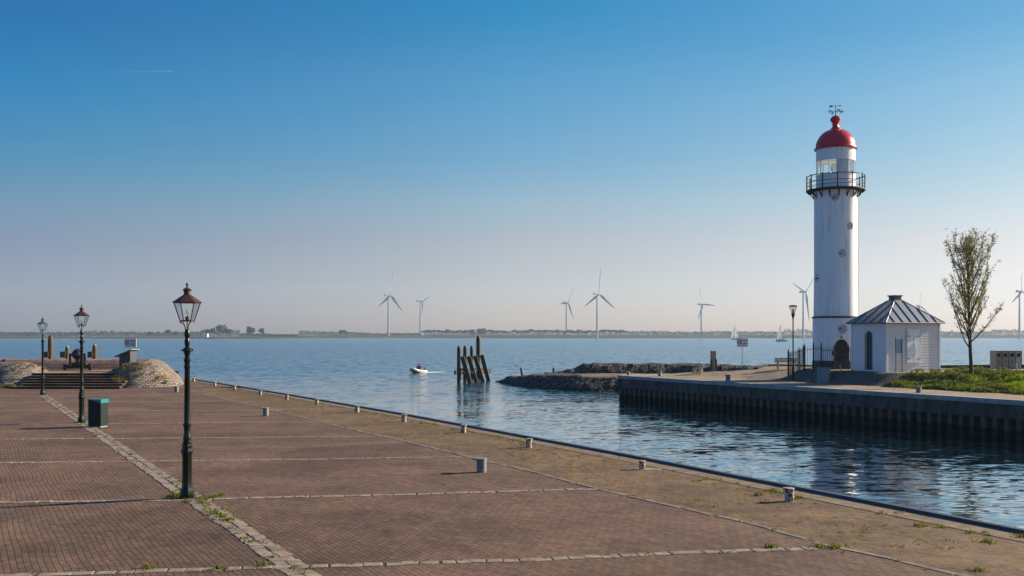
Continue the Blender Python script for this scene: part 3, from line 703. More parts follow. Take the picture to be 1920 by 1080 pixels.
# ---------------------------------------------------------------- cannons
def make_cannon(loc, rz, label):
    t = thing('cannon', label, 'cannon', loc, rz, 'old ship cannons on the bastion')
    AX = Matrix.Rotation(R(-87), 4, 'X')     # z axis of the lathe turned to point over the wall
    prof = [(.02, -.36), (.075, -.34), (.10, -.28), (.075, -.22), (.05, -.19), (.06, -.15), (.20, -.10), (.31, -.02), (.335, .0), (.335, .06), (.30, .08), (.285, .5), (.29, .52), (.29, .56), (.26, .58), (.235, 1.2), (.24, 1.22), (.24, 1.25), (.215, 1.27), (.175, 2.1), (.19, 2.13), (.225, 2.2), (.225, 2.25), (.12, 2.26), (.11, 2.0)]
    obj('barrel', MB().lathe(prof, 24, c=(0, -.45, 1.02), axis=AX), M_['cannon'], t, sm=35)
    for s in (-1, 1):
        obj('trunnion', MB().tube([(s * .2, .42, 1.0), (s * .5, .42, 1.0)], .07, 12), M_['cannon'], t, sm=40)
        pl = [(-.75, .26), (.95, .26), (.95, .95), (.25, .98), (.18, .98), (.18, .86), (-.10, .86), (-.10, .74), (-.34, .74), (-.34, .62), (-.56, .62), (-.56, .50), (-.75, .50)]
        m = MB(); n = len(pl)
        m.add([(s * .36, y, z) for y, z in pl] + [(s * .50, y, z) for y, z in pl], [tuple(range(n)), tuple(range(n, 2 * n))[::-1]] + [(i, n + i, n + (i + 1) % n, (i + 1) % n) for i in range(n)])
        obj('cheek', m, M_['carriage'], t, bev=.012)
        for y in (-.5, .72):
            obj('wheel', MB().lathe([(.04, -.09), (.20, -.085), (.21, -.07), (.21, .07), (.20, .085), (.04, .09)], 20, c=(s * .74, y, .21), axis=Matrix.Rotation(R(90), 4, 'Y')), M_['cannon'], t, sm=40)
    for y in (-.5, .72): obj('axle', MB().box((0, y, .23), (1.55, .16, .17)), M_['carriage'], t, bev=.01)
    obj('bed', MB().box((0, -.1, .42), (.72, 1.1, .14)), M_['carriage'], t, bev=.01)
    obj('quoin', MB().add([(-.12, -.7, .49), (.12, -.7, .49), (.12, .1, .49), (-.12, .1, .49), (-.12, -.7, .72), (.12, -.7, .72)], [(0, 3, 2, 1), (4, 5, 2, 3), (0, 1, 5, 4), (0, 4, 3), (1, 2, 5)]), M_['carriage'], t)
    return t
ca = P(145, 691, 64.0); ca.z = PZ
c0 = make_cannon(ca, R(23.6), 'black cannon on a wooden truck carriage seen from behind at the top of the steps')
cb = P(-17, 688, 64.3); cb.z = PZ + .27
copy_tree(c0, cb, R(27), 'black cannon cut off by the left edge of the photograph')
struct(obj('cannon_bed', MB().box((cb.x, cb.y, PZ + .135), (2.6, 2.6, .268)), M_['mound']))

# ---------------------------------------------------------------- timber mooring posts behind the parapet
def timber(name, label, cx, top, w, d, zb, cap=False, block=True):
    p = P(cx, top, d); H = p.z - zb
    t = thing(name, label, 'mooring post', (p.x, d, zb), .35, 'timber posts behind the parapet')
    m = MB(); a = w / 2
    rings = [(a, 0), (a * 1.02, H * .5), (a * .98, H - .45), (a * .9, H - .22), (a * .62, H)]
    m.lathe([(r * 1.15, z) for r, z in rings], 10); obj('post', m, M_['wood'], t, sm=50)
    if cap: obj('cap', MB().lathe([(a * .80, H - .10), (a * .82, H - .04), (a * .66, H + .02)], 10), M_['bolwhite'], t, sm=50)
    if block: obj('side_block', MB().box((-a - .14, -.1, -zb + 1.72), (.34, .3, .42)), M_['wetwood'], t, bev=.02)
    return t
timber('mooring_post', 'tall thick timber post with pointed top behind the parapet, left of the cannon', 94.7, 629, .30, 69.8, -2.6)
timber('mooring_post', 'short timber post with white cap behind the parapet, just left of the cannon', 126, 649.5, .26, 69.8, -2.6, True)
timber('mooring_post', 'short timber post with white cap behind the parapet, right of the cannon', 177.5, 646.5, .29, 69.8, -2.6, True)

# ---------------------------------------------------------------- info stand
p = P(239.5, 686, 62.0)
t = thing('info_stand', 'dark information stand with slanted panel roof on the right brick mound', 'info stand', (p.x, 62.0, p.z - .15), -.35)
m = MB().plate([(-.42, 0), (.42, 0), (.42, 1.08), (-.42, .76)], -.28, .28); obj('body', m, M_['slate'], t, bev=.01)
m = MB().plate([(-.74, .70), (.60, 1.155), (.60, 1.20), (-.74, .745)], -.40, .40); obj('panel', m, M_['metal'], t, bev=.008)

# ---------------------------------------------------------------- no swimming signs
def swim_sign(label, p, pole, w, h, rz):
    t = thing('warning_sign', label, 'sign', p, rz, 'white prohibition signs')
    obj('pole', MB().tube([(0, .02, 0), (0, .02, pole + h)], .028, 8), M_['metal'], t, sm=40)
    zc = pole + h / 2
    obj('board', MB().box((0, -.025, zc), (w, .03, h)), M_['signwhite'], t, bev=.006)
    Mx = Matrix.Rotation(R(90), 4, 'X')
    ring = MB(); r1, r0 = h * .30, h * .215; n = 28; cx = -w * .285; cz = zc + h * .06
    vs = []
    for rr_ in (r1, r0):
        for y in (-.043, -.040): vs += [(cx + rr_ * math.cos(2 * PI * k / n), y, cz + rr_ * math.sin(2 * PI * k / n)) for k in range(n)]
    fs = []
    for k in range(n):
        q = (k + 1) % n
        fs += [(k, q, 2 * n + q, 2 * n + k), (k, n + k, n + q, q), (2 * n + k, 2 * n + q, 3 * n + q, 3 * n + k), (n + k, 3 * n + k, 3 * n + q, n + q)]
    ring.add(vs, fs)
    obj('ring', ring, M_['signred'], t)
    obj('slash', MB().box((cx, -.0445, cz), (r1 * 1.85, .003, r1 * .22), M=Matrix.Rotation(R(40), 4, 'Y')), M_['signred'], t)
    sw = MB().ellip((cx + r0 * .35, -.041, cz + r0 * .28), (r0 * .24, .002, r0 * .24)); sw.box((cx - r0 * .1, -.041, cz + r0 * .0), (r0 * 1.0, .003, r0 * .2), M=Matrix.Rotation(R(-22), 4, 'Y'))
    for k in range(2): sw.box((cx, -.041, cz - r0 * (.38 + .28 * k)), (r0 * (1.3 - .4 * k), .003, r0 * .12))
    obj('swimmer_symbol', sw, M_['ink'], t)
    for txt, dz, s in (('VERBODEN', .22, .155), ('TE', .045, .13), ('ZWEMMEN', -.14, .165)):
        text_mesh('lettering', txt, h * s, M_['ink'], t, Matrix.Translation((w * .215, -.0425, zc + h * dz)) @ Mx, bold=.003)
    obj('bottom_line', MB().box((0, -.041, zc - h * .36), (w * .9, .003, h * .05)), M_['ink'], t)
    return t
p = P(244.9, 676, 64.8)
swim_sign('white no-swimming sign with red ring above the dark information stand', (p.x, 64.8, .7), P(0, 651, 64.8).z - .7, 24.6 * 64.8 / F, 16.0 * 64.8 / F, -.2)
# ================================================================== FAR QUAY (lighthouse side)
A = G(1160, 704, QF); B = G(1920, 751.5, QF); A2 = Vector((A.x, A.y)); B2 = Vector((B.x, B.y))
E_ = (B2 - A2).normalized(); N_ = Vector((-E_.y, E_.x))           # along the edge towards us, and inland
if N_.x < 0: N_ = -N_
PLAT = .67
def ts(x, y):
    q = Vector((x, y)) - A2; return q.dot(E_), q.dot(N_)
def sst(a, b, x):
    x = min(1, max(0, (x - a) / (b - a))); return x * x * (3 - 2 * x)
def lin(a, b, x): return min(1, max(0, (x - a) / (b - a)))
def T(t, s):                                                      # ground height of the far side
    zl = QF + min(.72, .1 * max(0, s - 5.2)) * (1 if t < 20 else 1)
    k = sst(21.6, 24.5, t); lf = 1 - lin(13.6, 15.4, t)
    s0 = 4.55 + .15 * k + .8 * lf; s1 = 6.3 + 3.6 * k + .3 * lf
    zr = QF + (PLAT - QF) * (lin(s0, s1, s) if k < .3 else sst(s0 - .3 * k, s1, s))
    return zl + (zr - zl) * lin(12.0, 13.4, t)
def TX(x, y): return T(*ts(x, y))
def TP(px, py, lo=45.0, hi=98.0):                                 # point of the far ground seen at a pixel
    d = lo
    while d < hi:
        x = (px - CX) / F * d
        if CAMZ + (HY - py) * d / F <= TX(x, d): break
        d += .05
    return Vector((x, d, TX(x, d)))
back = [(A.x + .9, A.y + 3.6)] + [tuple(TP(x, y)[:2]) for x, y in ((1300, 697.5), (1370, 695.5), (1421, 692))] + [(21.4, 82.5), (26.2, 77.2), (31, 73.0), (36, 72.2), (48, 66), (62, 40)]
front = [tuple(A2 + E_ * t) for t in (0, 62)]
def resample(line, n):
    Q = np.array(line, float); sg = np.hypot(*np.diff(Q, axis=0).T); cm = np.r_[0, np.cumsum(sg)] / sg.sum()
    u = np.linspace(0, 1, n); return np.stack([np.interp(u, cm, Q[:, k]) for k in (0, 1)], 1)
NC = 190
ub = resample(back, NC); uf = resample(front, NC)
vs_ = sorted(set([0, .012, .03, .06, .1] + [i / 70 for i in range(8, 71)]))
gx = [[(1 - v) * uf[i] + v * ub[i] for i in range(NC)] for v in vs_]
cls = {'p': [], 'r': [], 'g': []}
for j in range(len(vs_) - 1):
    for i in range(NC - 1):
        q = [gx[j][i], gx[j][i + 1], gx[j + 1][i + 1], gx[j + 1][i]]
        c = sum(q) / 4; t, s = ts(*c)
        slope = 4.5 < s < 6.5 + 3.6 * sst(21.6, 24.5, t)
        kind = 'p'
        if t > 13.4 and slope and s > 4.55 + .8 * (1 - lin(13.6, 15.4, t)):
            kind = 'r' if t < 22.6 - (s - 4.5) * .1 else 'g'
        elif 12.2 < t <= 13.4 and 5.3 < s < 6.6: kind = 'r'
        if t > 24 and s < 10.4 and s > 4.5: kind = 'g'
        cls[kind].append((i, j))
def far_mesh(name, cells, mat, dz=0):
    ids = {}; m = MB()
    def vid(i, j):
        if (i, j) not in ids:
            x, y = gx[j][i]; ids[i, j] = len(m.v); m.v.append((x, y, TX(x, y) + dz))
        return ids[i, j]
    for i, j in cells: m.f.append((vid(i, j), vid(i + 1, j), vid(i + 1, j + 1), vid(i, j + 1)))
    return struct(obj(name, m, mat, sm=30))
far_mesh('far_quay_paving', cls['p'], M_['far_pave'])
far_mesh('brick_revetment', cls['r'], M_['revet'])
far_mesh('grass_bank', cls['g'], M_['soil'])

# ---- quay wall: coping, concrete beam, corrugated steel sheet piles
def EP(t, s, z): q = A2 + E_ * t + N_ * s; return (q.x, q.y, z)
t = thing('sheet_pile_wall', 'dark concrete and steel sheet pile quay wall below the lighthouse', 'quay wall', (0, 0, 0))
def bar(t0, t1, s0, s1, z0, z1, mb):
    return mb.add([EP(t0, s0, z0), EP(t1, s0, z0), EP(t1, s1, z0), EP(t0, s1, z0), EP(t0, s0, z1), EP(t1, s0, z1), EP(t1, s1, z1), EP(t0, s1, z1)],
                  [(0, 3, 2, 1), (4, 5, 6, 7), (0, 1, 5, 4), (1, 2, 6, 5), (2, 3, 7, 6), (3, 0, 4, 7)])
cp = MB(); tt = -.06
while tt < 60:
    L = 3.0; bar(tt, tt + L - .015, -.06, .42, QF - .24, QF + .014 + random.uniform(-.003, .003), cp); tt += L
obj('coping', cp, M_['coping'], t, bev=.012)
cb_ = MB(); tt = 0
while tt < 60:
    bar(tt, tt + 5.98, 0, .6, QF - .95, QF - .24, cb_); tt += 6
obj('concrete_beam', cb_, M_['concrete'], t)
# return wall at the end of the quay
end = Vector(back[0]) - A2; ed = end.normalized(); en = Vector((-ed.y, ed.x))
def pile(p0, d, n_in, L, per=.66):
    prof_ = []; k = 0
    while k * per < L:
        for a, b in ((0, .05), (.40, .05), (.45, .60), (.95, .60)): prof_.append((k * per + a * per, b))
        k += 1
    return [[(*(p0 + d * a + n_in * b), z) for a, b in prof_] for z in (-3.2, QF - .93)]
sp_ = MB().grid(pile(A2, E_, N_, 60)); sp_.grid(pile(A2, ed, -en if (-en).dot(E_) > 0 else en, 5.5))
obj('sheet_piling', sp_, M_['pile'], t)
rw = MB(); q0 = A2; q1 = A2 + ed * 5
nn = E_ * .5
rw.prism([tuple(q0 - E_ * .0), tuple(q1), tuple(q1 + nn), tuple(q0 + nn)][::1], QF - .95, QF - .19)
obj('end_beam', rw, M_['concrete'], t)
# rear wall of the terrace
rb_ = resample(back[3:], 60)
m = MB()
rows = []
for k, (x, y) in enumerate(rb_):
    a = rb_[max(k - 1, 0)]; b = rb_[min(k + 1, 59)]; d = Vector((b[0] - a[0], b[1] - a[1])).normalized(); n = Vector((d.y, -d.x))
    z = TX(x, y); h = .12 + .25 * sst(8, 28, k)
    rows.append([(x - n.x * .0, y, z - .3), (x, y, z + h), (x - n.x * .35, y - n.y * .35, z + h + .01), (x - n.x * .5, y - n.y * .5, -3.2)])
tag(obj('rear_wall', m.grid(rows), plain('dark_brick_wall', (.075, .055, .045), .9, .4, 4, .1, bump=.02), sm=30), 'low dark wall along the rear edge of the lighthouse terrace', 'wall')

# grass and herbs on the bank
pts = []
while len(pts) < 52000:
    t_, s_ = rng.uniform(21.8, 50), rng.uniform(4.4, 10.8)
    if t_ < 23.2 + (s_ - 4.5) * -.2 + .5 * noise.noise(Vector((s_ * 1.5, t_, 0))) + (1.0 if s_ > 7.5 else 0): continue
    if s_ < 4.6 + .5 * noise.noise(Vector((t_ * .7, 0, 4))): continue
    pts.append((t_, s_))
wp = np.array([tuple(A2 + E_ * a + N_ * b) for a, b in pts])
hn = np.array([max(.25, .75 + 1.1 * noise.noise(Vector((x * .9, y * .9, 0)))) for x, y in wp])
zb = np.array([TX(x, y) for x, y in wp]) - .03
herb = np.array([noise.noise(Vector((x * .5, y * .5, 7))) + (.35 if a < 29 else -.12) + (.22 if b > 8.5 else 0) > .1 for (x, y), (a, b) in zip(wp, pts)])
v1, f1 = blades(0, wp[~herb], .30 * hn[~herb], .016, .8, zb[~herb])
tag(np_obj('bank_grass', v1, f1, M_['grass']), 'bright green grass on the bank right of the white hut', 'grass', kind='stuff')
def cards(C, size, flat=.4):
    n = len(C); u = rng.normal(0, 1, (n, 3)); u /= np.linalg.norm(u, axis=1)[:, None]
    w = rng.normal(0, 1, (n, 3)); w -= (w * u).sum(1)[:, None] * u; w /= np.linalg.norm(w, axis=1)[:, None]
    s = (size * rng.uniform(.6, 1.35, n))[:, None]
    V = np.stack([C - u * s, C + w * s * .55, C + u * s, C - w * s * .55], 1)
    return V.reshape(-1, 3), (np.arange(n)[:, None] * 4 + np.arange(4))
hp = wp[herb]; hz = zb[herb]; rep = 2
C = np.concatenate([np.repeat(hp, rep, 0), (np.repeat(hz, rep) + rng.uniform(.03, .34, len(hp) * rep) * np.repeat(hn[herb], rep))[:, None]], 1) + rng.normal(0, .03, (len(hp) * rep, 3))
v, f = cards(C, .055); tag(np_obj('bank_herbs', v, f, M_['herb']), 'leafy herbs and low brambles on the bank beside the brick revetment', 'herbs', kind='stuff')

# ================================================================== LIGHTHOUSE
LX, LY, LZ = 23.4, 72.0, PLAT
FA = math.atan2(-LY, -LX)                         # bearing from the tower to the camera
lt = thing('lighthouse', 'white round lighthouse with red dome and black gallery railing beside the hut', 'lighthouse', (LX, LY, LZ))
def zz_(py, d=72.0): return CAMZ + (HY - py) * d / F - LZ
def pol(a, r, z=0): return Vector((r * math.cos(FA + R(a)), r * math.sin(FA + R(a)), z))
zr_ = zz_(594.4); zg = zz_(350, 70.3)
tow = obj('tower', MB().lathe([(1.60, -.3), (1.60, zr_), (1.53, zr_ + .001), (1.50, zr_ + 3), (1.50, zg - 1), (1.53, zg - .12)], 96), None, lt, fix=True)
cut = MB()
holes = [(-2, 369.5, .29), (40.5, 423, .31), (17.5, 475, .33), (-61, 520, .32), (17, 616.7, .34)]
def hole_axis(a): 
    return Vector((math.cos(FA + R(a)), math.sin(FA + R(a)), 0)).to_track_quat('Z', 'Y').to_matrix().to_4x4()
for a, py, r in holes:
    z = zz_(py, 70.5)
    cut.lathe([(r * .45, -.38), (r, .02), (r, .4)], 28, c=pol(a, 1.52, z), axis=hole_axis(a))
DW, DH, DA = .46, 2.06, 15.0
dz0 = zz_(690.8, 70.5)
dpoly = [(-DW, -.6)] + [(DW, -.6)] + [(DW * math.cos(PI * k / 16), DH - DW + DW * math.sin(PI * k / 16)) for k in range(17)]
Md = Matrix.Translation(pol(DA, 1.6, dz0)) @ Matrix.Rotation(FA + R(DA) + PI / 2, 4, 'Z')
cut.plate([(x, z) for x, z in dpoly], -.5, .3, Md)
co_ = obj('cutter', cut, None); bpy.context.view_layer.update()
co_.location = lt.location; bpy.context.view_layer.update()
boolean(tow, co_)
tow.data.materials.append(M_['white']); tow.data.polygons.foreach_set('use_smooth', [True] * len(tow.data.polygons)); tow.data.set_sharp_from_angle(angle=R(30))
for a, py, r in holes:
    z = zz_(py, 70.5)
    obj('porthole', MB().lathe([(r * .46, -.375), (r * .44, -.33), (r * .3, -.325)], 20, c=pol(a, 1.52, z), axis=hole_axis(a)), M_['white'], lt, sm=30)
    m = MB().tube([pol(a, 1.30, z), pol(a - 7, 1.50, z)], .035, 8); obj('vent_pipe', m, M_['black'], lt, sm=40)
dm = MB().plate([(x * .995, z if z > 0 else 0) for x, z in dpoly], .16, .22, Md)
dd = obj('door', dm, M_['green_door'], lt)
for k in range(-2, 3): obj('board', MB().plate([(k * .17 - .075, .03), (k * .17 + .075, .03), (k * .17 + .075, DH - .22 - abs(k) * .075), (k * .17 - .075, DH - .22 - abs(k) * .075)], .145, .165, Md), M_['green_door'], dd)
obj('handle', MB().box(Md @ Vector((.28, .13, .95)), (.05, .05, .12)), M_['metal'], dd)
obj('door_lamp', MB().box(Md @ Vector((0, -.06, DH + .16)), (.16, .16, .18)), M_['metal'], lt, bev=.02)
obj('ring_band', MB().lathe([(1.60, zr_ - .10), (1.67, zr_ - .08), (1.67, zr_ + .02), (1.535, zr_ + .05)], 64), M_['slate'], lt, sm=30)
obj('plinth', MB().lathe([(1.63, -.3), (1.63, .56), (1.59, .60)], 64), M_['slate'], lt, sm=30)
obj('conduit', MB().tube([pol(82, 1.57, .6 + zr_ - .5), pol(82, 1.57, zg - .3)], .03, 6), M_['white'], lt)
# gallery
gal = MB().lathe([(1.5, zg - .14), (2.0, zg - .10), (2.06, zg - .08), (2.06, zg), (1.4, zg + .01)], 48); obj('gallery_floor', gal, M_['black'], lt, sm=30)
for k in range(16):
    a = 360 / 16 * k + 8
    m = MB().tube([pol(a, 1.52, zg - .62), pol(a, 1.60, zg - .48), pol(a, 1.78, zg - .24), pol(a, 2.0, zg - .13)], [.035, .04, .04, .035], 6)
    m.tube([pol(a, 1.53, zg - .16), pol(a, 1.53, zg - .62)], .03, 6); obj('bracket', m, M_['black'], lt)
rail = MB()
for h, q in ((.98, .032), (.52, .022), (.25, .018)):
    rail.tube([pol(k * 7.5, 2.0, zg + h) for k in range(49)], q, 6, cap=False)
obj('handrail', rail, M_['black'], lt, sm=60)
for k in range(12):
    a = 30 * k + 4
    obj('railing_post', MB().lathe([(.06, zg), (.045, zg + .1), (.042, zg + .98), (.06, zg + 1.0), (.045, zg + 1.06)], 8, c=pol(a, 2.0)), M_['black'], lt, sm=40)
# lantern room
zs, zw = zz_(324.5, 70.7), zz_(297, 70.7); zt = zz_(273.5, 70.7)
obj('lantern_base', MB().lathe([(1.36, zg), (1.36, zs - .03), (1.39, zs - .02), (1.39, zs + .02), (1.28, zs + .03)], 64), M_['white'], lt, sm=30)
m = MB().lathe([(1.30, zw + .001), (1.37, zw - .02), (1.37, zw + .03), (1.355, zw + .04), (1.355, zt + .1)], 64); lw = obj('lantern_drum', m, M_['white'], lt, sm=30)
for a in (4, 52, -70, 120):
    obj('panel_seam', MB().box(pol(a, 1.357, (zw + zt) / 2), (.012, .02, zt - zw - .06), FA + R(a)), M_['metal'], lw)
for k in range(12):
    obj('glazing_bar', MB().box(pol(k * 30 + 10, 1.33, (zs + zw) / 2), (.05, .035, zw - zs), FA + R(k * 30 + 10)), M_['white'], lt)
gm = MB(); nsg = 48
gm.grid([[pol(360 * k / nsg, 1.31, z) for k in range(nsg + 1)] for z in (zs, zw)])
obj('lantern_glazing', gm, M_['glass'], lt, sm=180)
bl = MB(); bl.grid([[pol(a, r, z) for a in range(2, 47, 4)] for r, z in ((1.30, zs), (1.30, zw), (1.26, zw), (1.26, zs))]); obj('blind_panel', bl, M_['white'], lt, sm=30)
ln = MB().lathe([(.16, zs - .3), (.16, zs + .1), (.30, zs + .2), (.34, zs + .45), (.30, zs + .72), (.14, zs + .84)], 16, c=pol(-12, .25)); obj('lens', ln, M_['milk'], lt, sm=50)
obj('lens_pedestal', MB().lathe([(.2, zg), (.2, zs + .08)], 12, c=pol(-12, .25)), M_['metal'], lt, sm=40)
# dome
zd = zz_(242); hd_ = zd - zt - .12
dome = [(1.36, zt - .06), (1.50, zt - .04), (1.52, zt), (1.50, zt + .05), (1.42, zt + .08), (1.40, zt + .12)]
dome += [(1.40 * math.cos(PI / 2 * k / 16), zt + .12 + hd_ * math.sin(PI / 2 * k / 16)) for k in range(1, 14)]
dome += [(.33, zd - .02), (.34, zd + .06), (.26, zd + .10), (.22, zd + .22), (.20, zd + .30), (.28, zd + .33), (.28, zd + .37), (.20, zd + .40), (.22, zd + .46)]
zbl = zz_(224.3)
dome += [(.365 * math.sin(PI * k / 12), zbl - .30 * math.cos(PI * k / 12)) for k in range(3, 6)] + [(.385, zbl - .03), (.385, zbl + .03)] + [(.365 * math.sin(PI * k / 12), zbl - .30 * math.cos(PI * k / 12)) for k in range(7, 12)] + [(.03, zbl + .30)]
obj('dome', MB().lathe(dome, 56), M_['red'], lt, sm=30)
for k in range(8): obj('dome_rib', MB().tube([pol(k * 45 + 20, 1.405 * math.cos(PI / 2 * q / 12), zt + .12 + hd_ * math.sin(PI / 2 * q / 12)) for q in range(0, 11)], .012, 5), M_['red'], lt)
# weather vane
zv = zz_(209.4); za = zz_(198.8)
vr = MB().tube([(0, 0, zbl + .25), (0, 0, zv), (0, 0, zz_(196.5))], [.035, .028, .018], 8); vane = obj('weather_vane', vr, M_['black'], lt, sm=40)
rt = Vector((math.cos(FA + PI / 2), math.sin(FA + PI / 2), 0)); tw = Vector((math.cos(FA), math.sin(FA), 0))
dW = (rt * .87 - tw * .49); dN = (rt * .49 + tw * .87)
arm = MB()
for d_ in (dW, dN): arm.tube([d_ * -.40 + Vector((0, 0, zv)), d_ * .40 + Vector((0, 0, zv))], .012, 6)
obj('compass_arm', arm, M_['black'], vane)
for ch_, d_ in (('W', dW), ('O', -dW), ('N', dN), ('Z', -dN)):
    q = rt; Mx = Matrix(((q.x, 0, tw.x, d_.x * .46), (q.y, 0, tw.y, d_.y * .46), (0, 1, 0, zv), (0, 0, 0, 1)))
    text_mesh('compass_letter', ch_, .26, M_['black'], vane, Mx, bold=.012)
aw = MB(); aw.tube([rt * -.36 + Vector((0, 0, za)), rt * .36 + Vector((0, 0, za))], .012, 6)
def inplane(poly):
    return [rt * a + tw * w + Vector((0, 0, za + b)) for w in (-.01, .01) for a, b in poly]
for poly in ([(-.42, -.07), (-.22, -.05), (-.18, 0), (-.22, .06), (-.42, .07)], [(.26, -.055), (.42, 0), (.26, .055)]):
    n = len(poly); aw.add(inplane(poly), [tuple(range(n)), tuple(range(n, 2 * n))[::-1]] + [(i, n + i, n + (i + 1) % n, (i + 1) % n) for i in range(n)])
obj('wind_arrow', aw, M_['black'], vane)

# ================================================================== HUT
HC = TP(1662, 697.2); HC.z = PLAT - .02
hu = Vector((24.44, 65.0)); ha = Vector((.93, .367)).normalized(); hb = Vector((-.367, .93)).normalized(); LA, LB = 4.46, 3.30
hz = math.atan2(ha.y, ha.x)
ht = thing('white_hut', 'small white clapboard hut with hipped zinc roof beside the lighthouse', 'hut', (hu.x, hu.y, PLAT - .02), hz)
WH = 3.28; nbd = 18; bh = WH / nbd
rings = []; m = MB()
for k in range(nbd):
    for o_, z in ((.017, k * bh - (.2 if k == 0 else 0)), (.016, (k + 1) * bh - .038), (-.03, (k + 1) * bh - .034), (-.03, (k + 1) * bh - .002)): rings.append([(-o_, -o_, z), (LA + o_, -o_, z), (LA + o_, LB + o_, z), (-o_, LB + o_, z)])
vs = [p for r in rings for p in r]; nr = len(rings)
m.add(vs, [(i * 4 + k, i * 4 + (k + 1) % 4, i * 4 + 4 + (k + 1) % 4, i * 4 + 4 + k) for i in range(nr - 1) for k in range(4)] + [(3, 2, 1, 0), tuple((nr - 1) * 4 + k for k in range(4))])
wall = obj('wall', m, None, ht)
aw_, ah = .34, 2.68; ay = 1.92                   # arched niche in the left wall
# position of the niche along the left wall: seen at pixel 1629
best = min((abs(CX + F * (hu + hb * q).x / (hu + hb * q).y - 1629), q) for q in [i * .01 for i in range(330)]); ay = best[1]
apoly = [(-aw_, .13), (aw_, .13)] + [(aw_ * math.cos(PI * k / 14), ah - aw_ + aw_ * math.sin(PI * k / 14)) for k in range(15)]
Mh = Matrix.Translation((0, ay, 0)) @ Matrix.Rotation(-PI / 2, 4, 'Z')
c_ = obj('cutter', MB().plate(apoly, -.22, .22, Mh), None); c_.parent = ht; bpy.context.view_layer.update()
boolean(wall, c_); wall.data.materials.append(M_['white_wood'])
obj('niche_door', MB().plate([(x * .99, z) for x, z in apoly], .12, .20, Mh), M_['teal_door'], ht)
fr = MB()
for k in range(len(apoly)):
    a, b = apoly[k], apoly[(k + 1) % len(apoly)]
    fr.tube([Mh @ Vector((a[0], -.012, a[1])), Mh @ Vector((b[0], -.012, b[1]))], .024, 5)
obj('niche_frame', fr, M_['teal_door'], ht)
for x, y in ((0, 0), (LA, 0), (0, LB)): obj('corner_board', MB().box((x, y, WH / 2), (.11, .11, WH - .01)), M_['white_wood'], ht)
# shutters on the right wall
def along_wall(px): return min((abs(CX + F * (hu + ha * q).x / (hu + ha * q).y - px), q) for q in [i * .01 for i in range(446)])[1]
s0, s1 = along_wall(1699.5), along_wall(1724); zsb, zst = CAMZ + (HY - 679.3) * 65.4 / F - PLAT, CAMZ + (HY - 615.5) * 65.4 / F - PLAT
wn = obj('window_surround', MB().box(((s0 + s1) / 2, -.03, (zsb + zst) / 2), (s1 - s0 + .12, .04, zst - zsb + .12)), M_['white_wood'], ht, bev=.006)
mid = (s0 + s1) / 2; hw = (s1 - s0) / 2 - .012
for sgn in (-1, 1):
    sh = obj('shutter', MB().box((mid + sgn * (hw / 2 + .006), -.065, (zsb + zst) / 2), (hw, .03, zst - zsb)), M_['shutter'], ht, bev=.004)
    for z in (zsb + .24, zst - .5):
        obj('strap_hinge', MB().box((mid + sgn * (hw - .12), -.0845, z), (.32, .009, .035)), M_['black'], sh)
am = MB().tube([(mid + hw * math.cos(PI * k / 16), -.083, zst - hw - .02 + hw * .95 * math.sin(PI * k / 16)) for k in range(17)], .012, 5); obj('arch_moulding', am, M_['metal'], ht)
obj('shutter_bar', MB().tube([(mid + .02, -.095, zsb + .35), (mid + .10, -.10, zsb + .75), (mid + .02, -.095, zsb + 1.2)], .011, 6), M_['black'], ht)
of_ = MB()
for x in (mid - hw - .02, mid, mid + hw + .02): of_.box((x, -.079, (zsb + zst) / 2), (.016, .008, zst - zsb))
for z in (zsb, zst): of_.box((mid, -.0795, z), (2 * hw + .05, .009, .016))
obj('shutter_joint', of_, M_['metal'], ht)
obj('sill', MB().box((mid, -.06, zsb - .05), (s1 - s0 + .18, .10, .04)), M_['white_wood'], ht)
# roof
ov = .26; zE = WH - .03; zA = 5.45 - PLAT; tb = .30; cx_, cy_ = LA / 2, LB / 2
ev = [(-ov, -ov), (LA + ov, -ov), (LA + ov, LB + ov), (-ov, LB + ov)]; tp = [(cx_ - tb, cy_ - tb), (cx_ + tb, cy_ - tb), (cx_ + tb, cy_ + tb), (cx_ - tb, cy_ + tb)]
m = MB().add([(*p, zE - .05) for p in ev] + [(*p, zE) for p in ev] + [(*p, zA) for p in tp], [(3, 2, 1, 0), (8, 9, 10, 11)] + [(i, (i + 1) % 4, 4 + (i + 1) % 4, 4 + i) for i in range(4)] + [(4 + i, 4 + (i + 1) % 4, 8 + (i + 1) % 4, 8 + i) for i in range(4)])
roof = obj('roof', m, M_['zinc'], ht)
sm_ = MB()
for i in range(4):
    p, q = Vector((*ev[i], zE)), Vector((*ev[(i + 1) % 4], zE)); a, b = Vector((*tp[i], zA)), Vector((*tp[(i + 1) % 4], zA))
    L = (q - p).length; ex = (q - p).normalized(); nseg = max(4, round(L / .74))
    la = (a - p).dot(ex); lb = L - (b - p).dot(ex); up = (a - p) - ex * la
    nrm = ex.cross(up).normalized()
    for k in range(1, nseg):
        x = L * k / nseg; f = min(1, x / la, (L - x) / lb)
        u0 = p + ex * x; u1 = u0 + up * f
        sm_.add([u0 + ex * .022 - nrm * .01, u0 - ex * .022 - nrm * .01, u1 - ex * .022 - nrm * .01, u1 + ex * .022 - nrm * .01, u0 + ex * .018 + nrm * .05, u0 - ex * .018 + nrm * .05, u1 - ex * .018 + nrm * .05, u1 + ex * .018 + nrm * .05],
                [(0, 1, 2, 3), (4, 5, 6, 7), (0, 1, 5, 4), (1, 2, 6, 5), (2, 3, 7, 6), (3, 0, 4, 7)])
obj('standing_seam', sm_, M_['seam'], roof)
hp_ = MB()
for i in range(4): hp_.tube([Vector((*ev[i], zE + .01)), Vector((*tp[i], zA + .01))], .026, 6)
